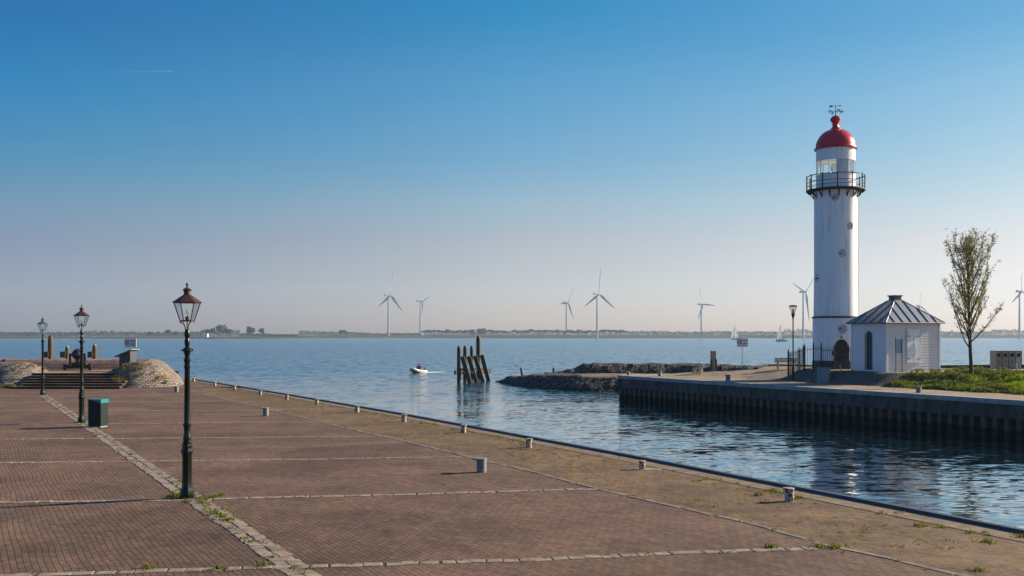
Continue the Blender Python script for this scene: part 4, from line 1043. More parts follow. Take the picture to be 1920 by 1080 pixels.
obj('hip_cap', hp_, M_['bluegrey'], roof)
fa = MB()
for i in range(4): fa.tube([Vector((*ev[i], zE - .02)), Vector((*ev[(i + 1) % 4], zE - .02))], .045, 6)
obj('gutter', fa, M_['seam'], roof)
vt = obj('roof_vent', MB().box((cx_, cy_, zA + .10), (.58, .58, .36)), M_['seam'], roof, bev=.01)
obj('vent_cap', MB().box((cx_, cy_, zA + .30), (.72, .72, .08)), M_['slate'], vt, bev=.01)

# ---------------------------------------------------------------- fence round the lighthouse
def fence(pts, label, bar_gap=.15, hgt=1.6, hs=1.0, br=.013):
    t = thing('iron_fence', label, 'fence', (0, 0, 0))
    bars = MB(); rails = MB()
    for i, (a, b) in enumerate(zip(pts[:-1], pts[1:])):
        a, b = Vector(a), Vector(b); L = (b - a).length; n = max(2, int(L / bar_gap))
        for h in (.14, 1.33 * hs): rails.tube([a + Vector((0, 0, h)), b + Vector((0, 0, h))], .018, 5)
        for k in range(1, n):
            p = a.lerp(b, k / n); bars.tube([p + Vector((0, 0, .08)), p + Vector((0, 0, hgt * hs - .12)), p + Vector((0, 0, hgt * hs - .03))], [br, br, .004], 5)
    obj('rail', rails, M_['black'], t); obj('bar', bars, M_['black'], t)
    for p in pts:
        obj('post', MB().lathe([(r_, z_ * 1.13 * hs) for r_, z_ in ((.05, -.05), (.05, 1.36), (.06, 1.37), (.06, 1.40), (.02, 1.42), (.045, 1.47), (.02, 1.53), (.002, 1.56))], 8, c=p), M_['black'], t, sm=40)
    return t
P0 = Vector((19.86, 71.6, TX(19.86, 71.6))); P1 = Vector((20.70, 70.4, TX(20.70, 70.4))); P2 = Vector((565 / F * 70.0, 70.0, PLAT - .02)); P3 = Vector((580 / F * 69.6, 69.6, PLAT)); P4 = Vector((604 / F * 69.9, 69.9, PLAT)); P5 = Vector((631 / F * 69.6, 69.6, PLAT)); P6 = Vector((638 / F * 69.4, 69.4, PLAT))
fence([P3, P4], 'black iron fence panel in front of the white lighthouse wall, left of its door')
fence([P5, P6], 'narrow black iron fence panel between the lighthouse door and the hut')
fence([P0, P1, P2, P3], 'black iron bar fence left of the lighthouse, behind the modern lamp', .19, hs=1.1, br=.010)
B1 = Vector((538 / F * 75.0, 75.0, TX(538 / F * 75.0, 75.0))); fence([P0 + Vector((.06, .12, 0)), B1, Vector((22.6, 77.2, TX(22.6, 77.2)))], 'black iron fence running behind the lighthouse towards the water', .19, hs=1.1, br=.010)
fb = P4 + Vector((-.1, -.04, 0)); o = thing('notice_box', 'small black box mounted on the iron fence beside the lighthouse door', 'box', (fb.x, fb.y - .05, fb.z + .98))
obj('box', MB().box((0, 0, .16), (.2, .07, .28)), M_['black'], o, bev=.01)
obj('face', MB().box((0, -.038, .16), (.16, .008, .22)), M_['slate'], o)

# ---------------------------------------------------------------- modern lamp
p = TP(1487, 714.5)
t = thing('park_lamp', 'slim black modern lamp post with clear cone head in front of the iron fence', 'street lamp', p)
zt_ = CAMZ + (HY - 573) * p.y / F - p.z
obj('pole', MB().lathe([(.075, -.05), (.07, 1.0), (.05, 1.02), (.04, zt_ - .95)], 14), M_['black'], t, sm=35)
obj('collar', MB().lathe([(.045, zt_ - .96), (.05, zt_ - .9), (.13, zt_ - .58), (.13, zt_ - .55)], 16), M_['black'], t, sm=35)
obj('bowl', MB().lathe([(.125, zt_ - .55), (.19, zt_ - .35), (.27, zt_ - .08), (.27, zt_ - .06)], 20), M_['milk'], t, sm=50)
obj('lamp_bulb', MB().lathe([(.05, zt_ - .55), (.06, zt_ - .4), (.05, zt_ - .25)], 10), M_['copper'], t, sm=50)
obj('cap', MB().lathe([(.29, zt_ - .07), (.31, zt_ - .05), (.27, zt_ + .0), (.10, zt_ + .035), (.02, zt_ + .04)], 20), M_['black'], t, sm=35)

# ---------------------------------------------------------------- cabinet, boards, pillar, benches, bins, bollards, sign
p = TP(1545, 717.5)
t = thing('electric_cabinet', 'blue-grey electrical cabinet standing on the brick revetment below the lighthouse', 'cabinet', (p.x + .05, p.y + .25, p.z - .1), -.45)
obj('body', MB().box((0, 0, .52), (.80, .55, 1.04)), M_['bluegrey'], t, bev=.012); obj('lid', MB().box((0, 0, 1.06), (.86, .61, .05)), M_['bluegrey'], t, bev=.01)
dd = obj('door', MB().box((0, -.283, .55), (.70, .02, .84)), M_['bluegrey'], t, bev=.006); obj('lock', MB().box((.02, -.297, .6), (.03, .015, .12)), M_['slate'], dd)
p = G(1683, 698.2, PLAT); p = Vector((725 / F * 63.9, 63.9, TX(725 / F * 63.9, 63.9)))
t = thing('notice_board', 'pale blue notice board on two thin posts in front of the white hut', 'notice board', p, .36)
zb0, zb1 = CAMZ + (HY - 662.5) * 63.9 / F - p.z, CAMZ + (HY - 636) * 63.9 / F - p.z
for x in (-.25, .25): obj('post', MB().tube([(x, -.03, -.4), (x, -.03, zb1 + .12)], .028, 8), M_['slate'], t, sm=40)
obj('panel', MB().box((.06, .012, (zb0 + zb1) / 2), (.66, .03, zb1 - zb0)), M_['boardblue'], t, bev=.006); obj('bracket', MB().box((0, -.032, zb0 + .45), (.5, .02, .03)), M_['metal'], t)
p = TP(1337.5, 695.8)
t = thing('timber_pillar', 'upright grey plank pillar with dark sides beside the bench at the quay end', 'pillar', p, .1)
hh = (695.8 - 658) * p.y / F; w_ = 11 * p.y / F
obj('face', MB().prism([(-w_ * .30, -.16), (w_ * .30, -.16), (w_ * .34, .1), (-w_ * .34, .1)], -.2, hh * .62), M_['plank'], t)
obj('head', MB().prism([(-w_ * .46, -.165), (w_ * .42, -.165), (w_ * .42, .12), (-w_ * .46, .12)], hh * .60, hh), M_['plank'], t, bev=.02)
for s in (-1, 1): obj('side_plank', MB().box((s * w_ * .42, -.08, hh * .28), (w_ * .2, .3, hh * .62)), M_['wetwood'], t, bev=.01)
def bench(p, rz, label, L=1.8):
    t = thing('park_bench', label, 'bench', p, rz, 'benches on the lighthouse quay')
    for y in (-L / 2 + .25, L / 2 - .25):
        pl = [(-.30, 0), (-.14, 0), (-.10, .38), (.14, .38), (.16, 0), (.33, 0), (.34, .45), (.44, .86), (.30, .90), (.17, .50), (-.32, .48)]
        obj('leg', MB().plate(pl, y - .06, y + .06), M_['benchconc'], t, bev=.012)
    for x in (-.24, -.07, .10): obj('seat_slat', MB().box((x, 0, .51), (.14, L, .05)), M_['benchwood'], t, bev=.008)
    for z, x in ((.66, .21), (.84, .27)): obj('back_slat', MB().box((x, 0, z), (.05, L, .15), M=Matrix.Rotation(R(17), 4, 'Y')), M_['benchwood'], t, bev=.008)
    return t
p = TP(1308, 701.3); b0 = bench(p, -.30, 'concrete and wood bench seen end-on near the outer end of the lighthouse quay', 1.7)
b0.scale = (1.05, 1.0, 1.0)
p = TP(1473, 692.6); copy_tree(b0, p, R(-102), 'wooden bench facing the water beside the iron fence')
p = TP(1392, 692.3); ps = p.y / F
swim_sign('white no-swimming sign with red ring on a thin pole left of the lighthouse', p, (692 - 650) * ps, 20.5 * ps, 16.2 * ps, -.05)
proto = None
for x, y, lab, s in ((1178, 703.6, 'small pale bollard at the outer corner of the lighthouse quay', .9), (1237, 705.6, 'grey bollard on the lighthouse quay edge left of the bench', 1.15), (1365, 713.6, 'grey bollard on the lighthouse quay edge left of the modern lamp', 1.25), (1515.5, 719.5, 'small dark bollard on the quay edge under the blue-grey cabinet', .8), (1722.5, 736.4, 'grey bollard on the lighthouse quay edge in front of the grass bank', 1.1)):
    p = TP(x, y)
    if proto is None:
        proto = o = thing('quay_bollard', lab, 'bollard', p, 0, 'bollards along the lighthouse quay edge')
        obj('post', MB().lathe([(.13, -.03), (.13, .27), (.12, .29)], 16), M_['bolgrey'], o, sm=40); obj('head_plate', MB().lathe([(.16, .28), (.17, .29), (.17, .33), (.15, .335)], 18, c=(-.02, 0, 0)), M_['bolgrey'], o, sm=40)
    else: o = copy_tree(proto, p, label=lab)
    o.scale = (s, s, s)
proto['label'] = 'small pale bollard at the outer corner of the lighthouse quay'
for x, y, lab in ((1575.6, 694.2, 'short pale post standing before the lighthouse door'), (1905.5, 692.6, 'short grey post standing in front of the recycling bins')):
    d = 2.33 * F / (y - HY) * (.97 if x < 1600 else 1); p = Vector(((x - CX) / F * d, d, PLAT))
    o = thing('marker_post', lab, 'post', p)
    obj('post', MB().lathe([(.05, -.05), (.05, .38)], 10), M_['metal'], o, sm=40); obj('cap', MB().lathe([(.056, .375), (.056, .41), (.02, .43)], 10), M_['metal'], o, sm=40)
d = 71.0; x0 = (1866.5 - CX) / F * d; x1 = (1916 - CX) / F * d; W4 = (x1 - x0) / 4.0
binmats = [plain('bin_board', (.24, .225, .20), .8, .3, 4, .2, bump=.006), plain('bin_board_pale', (.42, .39, .33), .8, .35, 6, .2, dirt=(.12, .11, .10), dirt_at=.55)]
for k, lab in enumerate(('leftmost grey recycling bin of the four by the terrace edge', 'second grey recycling bin from the left of the four by the terrace edge', 'third grey recycling bin from the left of the four by the terrace edge', 'pale-fronted rightmost recycling bin of the four by the terrace edge')):
    t = thing('recycling_bin', lab, 'bin', (x0 + W4 * (k + .5), d, PLAT), 0, 'row of recycling bins'); mt = binmats[k == 3]; hB = 1.24; a = W4 / 2 - .012
    m = MB(); zo0, zo1, ox = .86, 1.10, .13                            # front with a square throw-in opening
    m.box((0, 0, zo0 / 2), (2 * a, .05, zo0)); m.box((0, 0, (zo1 + hB) / 2), (2 * a, .05, hB - zo1)); w2 = a - ox
    for s in (-1, 1): m.box((s * (ox + w2 / 2), 0, (zo0 + zo1) / 2), (w2, .05, zo1 - zo0))
    obj('front', m, mt, t)
    for s in (-1, 1): obj('side', MB().box((s * (a - .02), .42, hB / 2 + .02), (.035, .78, hB + .04)), mt, t)
    mb_ = MB(); mb_.box((0, .82, zo0 / 2), (2 * a, .04, zo0)); mb_.box((0, .82, (zo1 + hB) / 2), (2 * a, .04, hB - zo1))
    for s in (-1, 1): mb_.box((s * (ox + w2 / 2), .82, (zo0 + zo1) / 2), (w2, .04, zo1 - zo0))
    obj('rear', mb_, mt, t)
    obj('lid', MB().box((0, .41, hB + .025), (2 * a + .02, .90, .04)), M_['slate'], t)
    obj('front_symbol', MB().box((0, -.03, .52), (.18, .008, .08)), M_['slate'] if k < 3 else M_['metal'], t)
    obj('edge_strip', MB().box((a - .01, -.032, hB / 2), (.03, .012, hB)), M_['slate'], t)

# ================================================================== TREE
def tree(base, H, clear, label):
    t = thing('young_tree', label, 'tree', base, PI)
    wood = MB(); leaves = []
    rnd = random.Random(5)
    def grow(p, d, L, r, depth):
        n = max(3, int(L / .22)); pts = [p.copy()]; rs = [r]
        for k in range(n):
            d = (d + Vector((rnd.gauss(0, .05 if depth else .012), rnd.gauss(0, .05 if depth else .012), .045 if depth else .03))).normalized()
            p = p + d * (L / n); pts.append(p.copy()); rs.append(max(.004, r * (1 - .85 * (k + 1) / n)))
        wood.tube(pts, rs, 7 if depth == 0 else 5 if depth == 1 else 3, cap=depth == 0)
        return pts
    main = grow(Vector((0, 0, -.1)), Vector((.01, 0, 1)), H - .1, .125, 0)
    nm = len(main)
    def spread_leaves(pts, f0, n, rad):
        for k in range(n):
            i = rnd.uniform(f0, 1) * (len(pts) - 1); a = pts[int(i)]; b = pts[min(int(i) + 1, len(pts) - 1)]
            leaves.append(a.lerp(b, i % 1) + Vector((rnd.gauss(0, rad), rnd.gauss(0, rad), rnd.gauss(0, rad))))
    nbr = 50
    for k in range(nbr):
        z = clear + .1 + (H - clear - .9) * (k / nbr) ** 1.02
        i = min(nm - 2, int(z / H * (nm - 1))); p = main[i].lerp(main[i + 1], rnd.random())
        az = k * 2.399 + rnd.uniform(-.4, .4); fr = (z - clear) / (H - clear)
        out = (2.4 if fr < .3 else 2.3 * (1 - .78 * (fr - .3) / .7)) * rnd.uniform(.62, 1.08)
        el = rnd.uniform(.70, 1.02) if fr < .3 else rnd.uniform(.9, 1.22)
        L = min(out / max(.3, math.cos(el)), (H - z) * 1.02)
        d = Vector((math.cos(az) * math.cos(el), math.sin(az) * math.cos(el), math.sin(el)))
        pts = grow(p, d, L, .040 * (1 - .55 * fr) + .006, 1)
        spread_leaves(pts, .25, int(17 * L / 2), .07)
        for q in range(int(3 + L * 3.2)):
            j = rnd.randint(max(1, len(pts) // 5), len(pts) - 1); az2 = rnd.uniform(0, 2 * PI)
            d2 = (pts[min(j + 1, len(pts) - 1)] - pts[j - 1]).normalized() * .8 + Vector((math.cos(az2), math.sin(az2), rnd.uniform(-.1, .6))) * .6
            sub = grow(pts[j], d2.normalized(), rnd.uniform(.35, .9) * (1 - .35 * fr), .010, 2)
            spread_leaves(sub, .12, rnd.randint(6, 14), .06)
    for q in range(12): leaves.append(main[-1] + Vector((rnd.gauss(0, .08), rnd.gauss(0, .08), rnd.uniform(-.9, .05))))
    obj('trunk', wood, M_['bark'], t, sm=60, fix=False)
    C = np.array([tuple(p) for p in leaves]); C = C[rng.random(len(C)) < .44]; C = np.repeat(C, 3, 0) + rng.normal(0, .045, (len(C) * 3, 3)); v, f = cards(C, .047)
    np_obj('crown', v, f, M_['leaf'], t)
    return len(leaves)
p = TP(1821.5, 705.3)
NLEAF = tree((p.x, p.y, p.z - .05), (705 - 436) * p.y / F, (705 - 646) * p.y / F, 'young upright tree with sparse spring leaves on the grass bank')
# ================================================================== ROCK BREAKWATER
def ridge(x, y, path, pw):
    best = -9
    for (a, ra, ha), (b, rb2, hb2) in zip(path[:-1], path[1:]):
        ax, ay = a; bx_, by_ = b; dx, dy = bx_ - ax, by_ - ay
        u = min(1, max(0, ((x - ax) * dx + (y - ay) * dy) / (dx * dx + dy * dy)))
        r = ra + (rb2 - ra) * u; h = ha + (hb2 - ha) * u
        q = math.hypot(x - ax - dx * u, y - ay - dy * u) / r
        if q < 1.25: best = max(best, -2.5 + (h + 2.5) * min(1.0, max(-.3, pw * (1 - q ** 2))))
    return best
fr_ = [((-1.2, 111.3), 1.0, -1.9), ((1.2, 108.6), 3.0, -1.35), ((5, 103.2), 5.6, -.95), ((10, 98.2), 7.2, -.80), ((19, 95.5), 8.0, -.75)]
bk_ = [((4.6, 109), 2.6, -.95), ((9.8, 110), 5.0, -.02), ((19, 108.5), 5.6, -.02), ((27.5, 98), 5.4, -.1), ((31, 86), 6, -.1), ((36, 77), 5, -.2)]
st_ = .30; xs = np.arange(-3.5, 38, st_); ysb = np.arange(78, 118, st_)
hgt = {}
for i, x in enumerate(xs):
    for j, y in enumerate(ysb):
        a = ridge(x, y, fr_, 1.45); b = ridge(x, y, bk_, 1.2); z = max(a, b)
        if z > -3:
            flat = a > b and a > -.98
            n1 = noise.noise(Vector((x * .55, y * .55, 0))); n2 = noise.cell(Vector((x * 1.35 + n1, y * 1.35, 2))) ; n3 = noise.noise(Vector((x * 1.7, y * 1.7, 5)))
            z += (.06 * n1 + .03 * n3) if flat else (.09 * n1 + .06 * (n2 - .5) + .12 * n3)
        hgt[i, j] = z
ids = {}; mr, ms_ = MB(), MB()
def addq(m, ids, i, j):
    f = []
    for a, b in ((i, j), (i + 1, j), (i + 1, j + 1), (i, j + 1)):
        if (a, b) not in ids: ids[a, b] = len(m.v); m.v.append((xs[a], ysb[b], hgt[a, b]))
        f.append(ids[a, b])
    m.f.append(tuple(f))
id2 = {}
for i in range(len(xs) - 1):
    for j in range(len(ysb) - 1):
        q = [hgt[i, j], hgt[i + 1, j], hgt[i + 1, j + 1], hgt[i, j + 1]]
        if min(q) < -3.2 or max(q) < -2.9: continue
        t_, s_ = ts(xs[i], ysb[j])
        if t_ > 1 and s_ < 12: continue
        a = ridge(xs[i], ysb[j], fr_, 1.45); b = ridge(xs[i], ysb[j], bk_, 1.25)
        if a > b and a > -.99 + .1 * noise.noise(Vector((xs[i], ysb[j], 0))) and xs[i] > 6.5: addq(ms_, id2, i, j)
        else: addq(mr, ids, i, j)
tag(obj('rock_breakwater', mr, M_['rock']), 'low dark rock breakwater at the outer end of the lighthouse quay', 'breakwater')
struct(obj('sand_path', ms_, M_['sand'], sm=60))
for x, y, top, lean, lab in ((980.5, 704, 690, -.22, 'thin leaning stake on the left tip of the rock breakwater'), (1038, 699, 690, 0, 'short upright stake on the rear ridge of the breakwater')):
    d = 108.5 if x < 1000 else 107.5; b = P(x, y, d); tpz = P(x, top, d).z - b.z
    o = thing('timber_stake', lab, 'stake', (b.x, d, b.z - .25)); m = MB().tube([(0, 0, 0), (lean * (tpz + .25), 0, tpz + .25)], [.14, .12], 8); obj('post', m, M_['wetwood'], o, sm=50)
    obj('top_plate', MB().tube([(lean * (tpz + .24), 0, tpz + .24), (lean * (tpz + .28), 0, tpz + .29)], [.125, .08], 8), M_['wood'], o)

# ================================================================== MOORING DOLPHIN
D0 = 5.1 * F / (713.5 - HY)
dt = thing('mooring_dolphin', 'dark timber mooring dolphin of four posts with raking struts in the water', 'mooring dolphin', (0, 0, 0))
up = [(690.5 + 1.5 - .5 + 9, 648.8, 869.0 - 8.6, 714, .40, 0.0), (0, 0, 0, 0, 0, 0)]
posts = [(860.8, 649, 111.0, .48), (872.3, 648.3, 112.6, .48), (884.6, 648.3, 114.0, .42), (897.2, 630.3, 115.6, .54)]
for x, top, d, w in posts:
    a = P(x, top, d); m = MB(); r = w / 2
    m.lathe([(r, -4.0), (r, a.z - .45), (r * .92, a.z - .25), (r * .55, a.z)], 10, c=(a.x, d, 0)); obj('post', m, M_['wetwood'], dt, sm=45)
for (x0_, y0_, x1_, y1_), d in zip(((866.6, 668.3, 880.5, 715.5), (878.5, 668, 892.0, 713.5), (890.3, 667, 904.0, 711), (903.3, 665.5, 914.5, 708.5)), (110.3, 111.8, 113.2, 114.8)):
    a = P(x0_, y0_, d); b = P(x1_, y1_, d - 1.0); b2 = b + (b - a) * .3; dr = (b2 - a).normalized()
    side = Vector((0, 1, 0)); u = dr.cross(side).normalized(); w = .22; M4 = Matrix((( *u, 0), (*side, 0), (*dr, 0), (0, 0, 0, 1))).transposed(); L = (b2 - a).length
    M3 = M4.to_3x3().to_4x4(); obj('strut', MB().box((a + b2) / 2, (.48, .42, L), M=M3), M_['wetwood'], dt, bev=.03)
a, b = P(852.5, 698.5, 111.2), P(919.3, 695.5, 115.6); u = (b - a)
obj('waling_beam', MB().box((a + b) / 2, (u.length, .28, .46), M=u.to_track_quat('X', 'Z').to_matrix().to_4x4()), M_['wetwood'], dt, bev=.03)
a, b = P(862, 694, 112.4), P(912, 692.5, 115.9); u = b - a
obj('rear_beam', MB().box((a + b) / 2, (u.length, .25, .36), M=u.to_track_quat('X', 'Z').to_matrix().to_4x4()), M_['wood'], dt, bev=.03)
obj('mooring_ring', MB().tube([P(884.5, 701, 110.9) + Vector((.22 * math.cos(q * PI / 8), 0, .22 * math.sin(q * PI / 8))) for q in range(17)], .04, 6, cap=False), M_['metal'], dt, sm=60)

# ================================================================== DINGHY WITH TWO PEOPLE
D1 = 5.1 * F / (699.4 - HY); q = P(785.5, 699.4, D1)
rz = R(238); BS = .82
bt = thing('inflatable_dinghy', 'small cream inflatable motor dinghy on the open water left of the mooring posts', 'dinghy', (q.x - .1, D1, WATER), rz)
L = 3.5; hw = .62; rt_ = .25
pts = []; rad = []
for s in np.linspace(0, 1, 13): pts.append((-L / 2 + 2.5 * s, hw, .24 + .06 * s)); rad.append(.15 + .10 * min(1, s * 5))
for k in range(1, 12):
    a = PI / 2 - PI * k / 12; pts.append((-L / 2 + 2.5 + 1.0 * math.cos(a), hw * math.sin(a), .30 + .30 * math.cos(a) ** 1.3)); rad.append(rt_)
for s in np.linspace(1, 0, 13): pts.append((-L / 2 + 2.5 * s, -hw, .24 + .06 * s)); rad.append(.15 + .10 * min(1, s * 5))
obj('tube', MB().tube(pts, rad, 12), M_['rubber'], bt, sm=60)
obj('rubbing_strake', MB().tube([(x + (.0 if i < 12 or i > 24 else .22 * math.cos(PI / 2 - PI * (i - 11) / 14)), y * 1.385, z - .02) for i, (x, y, z) in enumerate(pts)], .045, 6), M_['darkrub'], bt, sm=60)
obj('floor', MB().box((-.2, 0, .16), (2.9, 1.1, .08)), M_['metal'], bt)
hl = MB(); hl.add([(-1.7, -.5, .2), (1.3, -.4, .2), (1.65, 0, .4), (1.3, .4, .2), (-1.7, .5, .2), (-1.7, 0, -.15), (1.25, 0, -.12)], [(0, 1, 6, 5), (1, 2, 6), (2, 3, 6), (3, 4, 5, 6), (0, 5, 4), (0, 4, 3, 2, 1)]); obj('keel', hl, M_['darkrub'], bt)
obj('transom', MB().box((-1.62, 0, .34), (.06, 1.0, .5)), M_['metal'], bt)
mo = obj('outboard_motor', MB().box((-1.80, 0, .72), (.36, .28, .42)), M_['darkrub'], bt, bev=.05); obj('motor_leg', MB().box((-1.78, 0, .2), (.14, .10, .8)), M_['darkrub'], mo)
obj('bench', MB().box((-.55, 0, .42), (.28, 1.0, .05)), M_['metal'], bt)
def skin(name, V, E, Rd, mat, parent, sub=1):
    me = bpy.data.meshes.new(name); me.from_pydata(V, E, []); o = bpy.data.objects.new(name, me); COL.objects.link(o)
    md = o.modifiers.new('skin', 'SKIN'); md.use_smooth_shade = True
    for k, r in enumerate(Rd): me.skin_vertices[0].data[k].radius = (r, r)
    me.skin_vertices[0].data[0].use_root = True
    sb = o.modifiers.new('sub', 'SUBSURF'); sb.levels = sub; sb.render_levels = sub
    dg = bpy.context.evaluated_depsgraph_get(); m2 = bpy.data.meshes.new_from_object(o.evaluated_get(dg)); bpy.data.objects.remove(o)
    return finish(bpy.data.objects.new(name, m2), mat, parent)
def seated(loc, rz, label, top, legs, hairm, lean=.08, arm=0.0):
    """person sitting: hips at the origin, facing +x"""
    t = thing('person', label, 'person', loc, rz)
    J = {'hip': (0, 0, .10), 'waist': (.01 + lean * .3, 0, .27), 'chest': (.02 + lean, 0, .46), 'neck': (.02 + lean * 1.4, 0, .60), 'head': (.05 + lean * 1.5, 0, .70), 'crown': (.045 + lean * 1.5, 0, .79)}
    names = list(J); V = [J[k] for k in names]; E = [(0, 1), (1, 2), (2, 3), (3, 4), (4, 5)]; Rd = [.155, .14, .155, .06, .095, .075]
    cl_t = [(0, .16), (1, .155), (2, .172)]
    def addv(p, r, par): V.append(p); Rd.append(r); E.append((par, len(V) - 1)); return len(V) - 1
    hands = []
    limbs = {'arm': [], 'leg': []}
    for s in (-1, 1):
        a = addv((.02 + lean, s * .19, .52), .07, 2); b = addv((.06 + lean, s * .25, .27 + arm * (s > 0)), .052, a); c = addv((.30, s * .22, .20 + arm * 1.6 * (s > 0)), .036, b); hnd = addv((.38, s * .21, .19 + arm * 1.8 * (s > 0)), .042, c)
        limbs['arm'].append((a, b, c)); hands.append((V[hnd], s))
        k1 = addv((.12, s * .10, .09), .095, 0); k2 = addv((.45, s * .13, .13), .07, k1); k3 = addv((.50, s * .13, -.22), .05, k2); k4 = addv((.62, s * .13, -.26), .04, k3)
        limbs['leg'].append((k1, k2, k3))
    b = skin('body', V, E, Rd, M_['skin'], t)
    fm = MB()
    for (hx, hy, hz), s in hands:
        for f, ln in zip(range(4), (.075, .085, .08, .065)):
            y = hy + (f - 1.5) * .018; fm.tube([(hx + .01, y, hz), (hx + .01 + ln * .6, y, hz - .01), (hx + .01 + ln * .8, y, hz - .035)], [.009, .008, .006], 5)
        fm.tube([(hx - .02, hy - s * .03, hz), (hx + .02, hy - s * .055, hz - .005), (hx + .045, hy - s * .05, hz - .015)], [.010, .009, .007], 5)
    hx, hy, hz = J['head']
    fm.tube([(hx + .085, 0, hz + .03), (hx + .115, 0, hz - .005)], [.008, .014], 5)
    for s in (-1, 1): fm.ellip((hx, s * .092, hz), (.022, .012, .032), 8, 6)
    fm.box((hx + .088, 0, hz - .045), (.012, .045, .010)); obj('face_and_fingers', fm, M_['skin'], b)
    Vj = [V[0], V[1], V[2], (J['neck'][0], 0, .555)]; Ej = [(0, 1), (1, 2), (2, 3)]; Rj = [.170, .158, .178, .075]
    for a, bb, c in limbs['arm']:
        n = len(Vj); Vj += [V[a], V[bb], tuple(np.array(V[bb]) * .25 + np.array(V[c]) * .75)]; Rj += [.085, .066, .052]; Ej += [(2, n), (n, n + 1), (n + 1, n + 2)]
    skin('jacket', Vj, Ej, Rj, top, t)
    Vt = [(0, 0, .08)]; Et = []; Rt = [.168]
    for a, bb, c in limbs['leg']:
        n = len(Vt); Vt += [V[a], V[bb], V[c]]; Rt += [.108, .084, .065]; Et += [(0, n), (n, n + 1), (n + 1, n + 2)]
    skin('trousers', Vt, Et, Rt, legs, t)
    hm = MB().ellip((J['head'][0] - .022, 0, J['head'][2] + .045), (.100, .100, .085), 14, 9); obj('hair', hm, hairm, t, sm=60)
    em = MB()
    for s in (-1, 1): em.ellip((hx + .088, s * .034, hz + .022), (.008, .011, .008), 6, 5)
    obj('eye', em, M_['ink'], b)
    return t
bt.rotation_euler = (0, R(-3), rz); bt.location.z += .02; bt.scale = (BS, BS, BS)
bw = Matrix.Translation(bt.location) @ Matrix.Rotation(rz, 4, 'Z') @ Matrix.Rotation(R(-3), 4, 'Y') @ Matrix.Scale(BS, 4)
seated(bw @ Vector((-.55, -.30, .47)), rz, 'person in a red jacket sitting in the dinghy', M_['redcloth'], M_['navy'], M_['hair'], .10)
seated(bw @ Vector((.05, .40, .52)), rz - .4, 'person in dark navy clothes sitting on the front tube of the dinghy', M_['navy'], M_['navy'], M_['hair'], .03, .05)
# foam of the wake
foam = NT('wake_foam'); fn = foam.noise(foam.mapping(foam.pos(), (1, 2.5, 1)), 2.6, 6, .75)
fb_ = foam.n('ShaderNodeBsdfDiffuse'); fb_.inputs[0].default_value = (.72, .76, .78, 1); ft = foam.n('ShaderNodeBsdfTransparent'); fm_ = foam.n('ShaderNodeMixShader')
foam.l(foam.ramp(fn, (.30, 0.0), (.44, .95)), fm_.inputs[0]); foam.l(ft.outputs[0], fm_.inputs[1]); foam.l(fb_.outputs[0], fm_.inputs[2]); foam.l(fm_.outputs[0], foam.out.inputs['Surface'])
rows = []; wk = Matrix.Translation((bt.location.x, bt.location.y, WATER)) @ Matrix.Rotation(rz, 4, 'Z') @ Matrix.Scale(BS, 4)
for k in range(26):
    s = k / 25; x = 1.2 - s * 7.0; w = .35 + 1.0 * min(1, s * 3) * (1 - .3 * s)
    rows.append([tuple(wk @ Vector((x + .2 * noise.noise(Vector((k, 0, 0))), w * v + s * s * .5 + .25 * noise.noise(Vector((k * .4, v, 2))), .02 + .05 * (1 - abs(v)) * (1 - s)))) for v in np.linspace(-1, 1, 7)])
tag(obj('boat_wake', MB().grid(rows), foam.m, sm=60), 'white foamy wake trailing behind the dinghy', 'wake', kind='stuff')

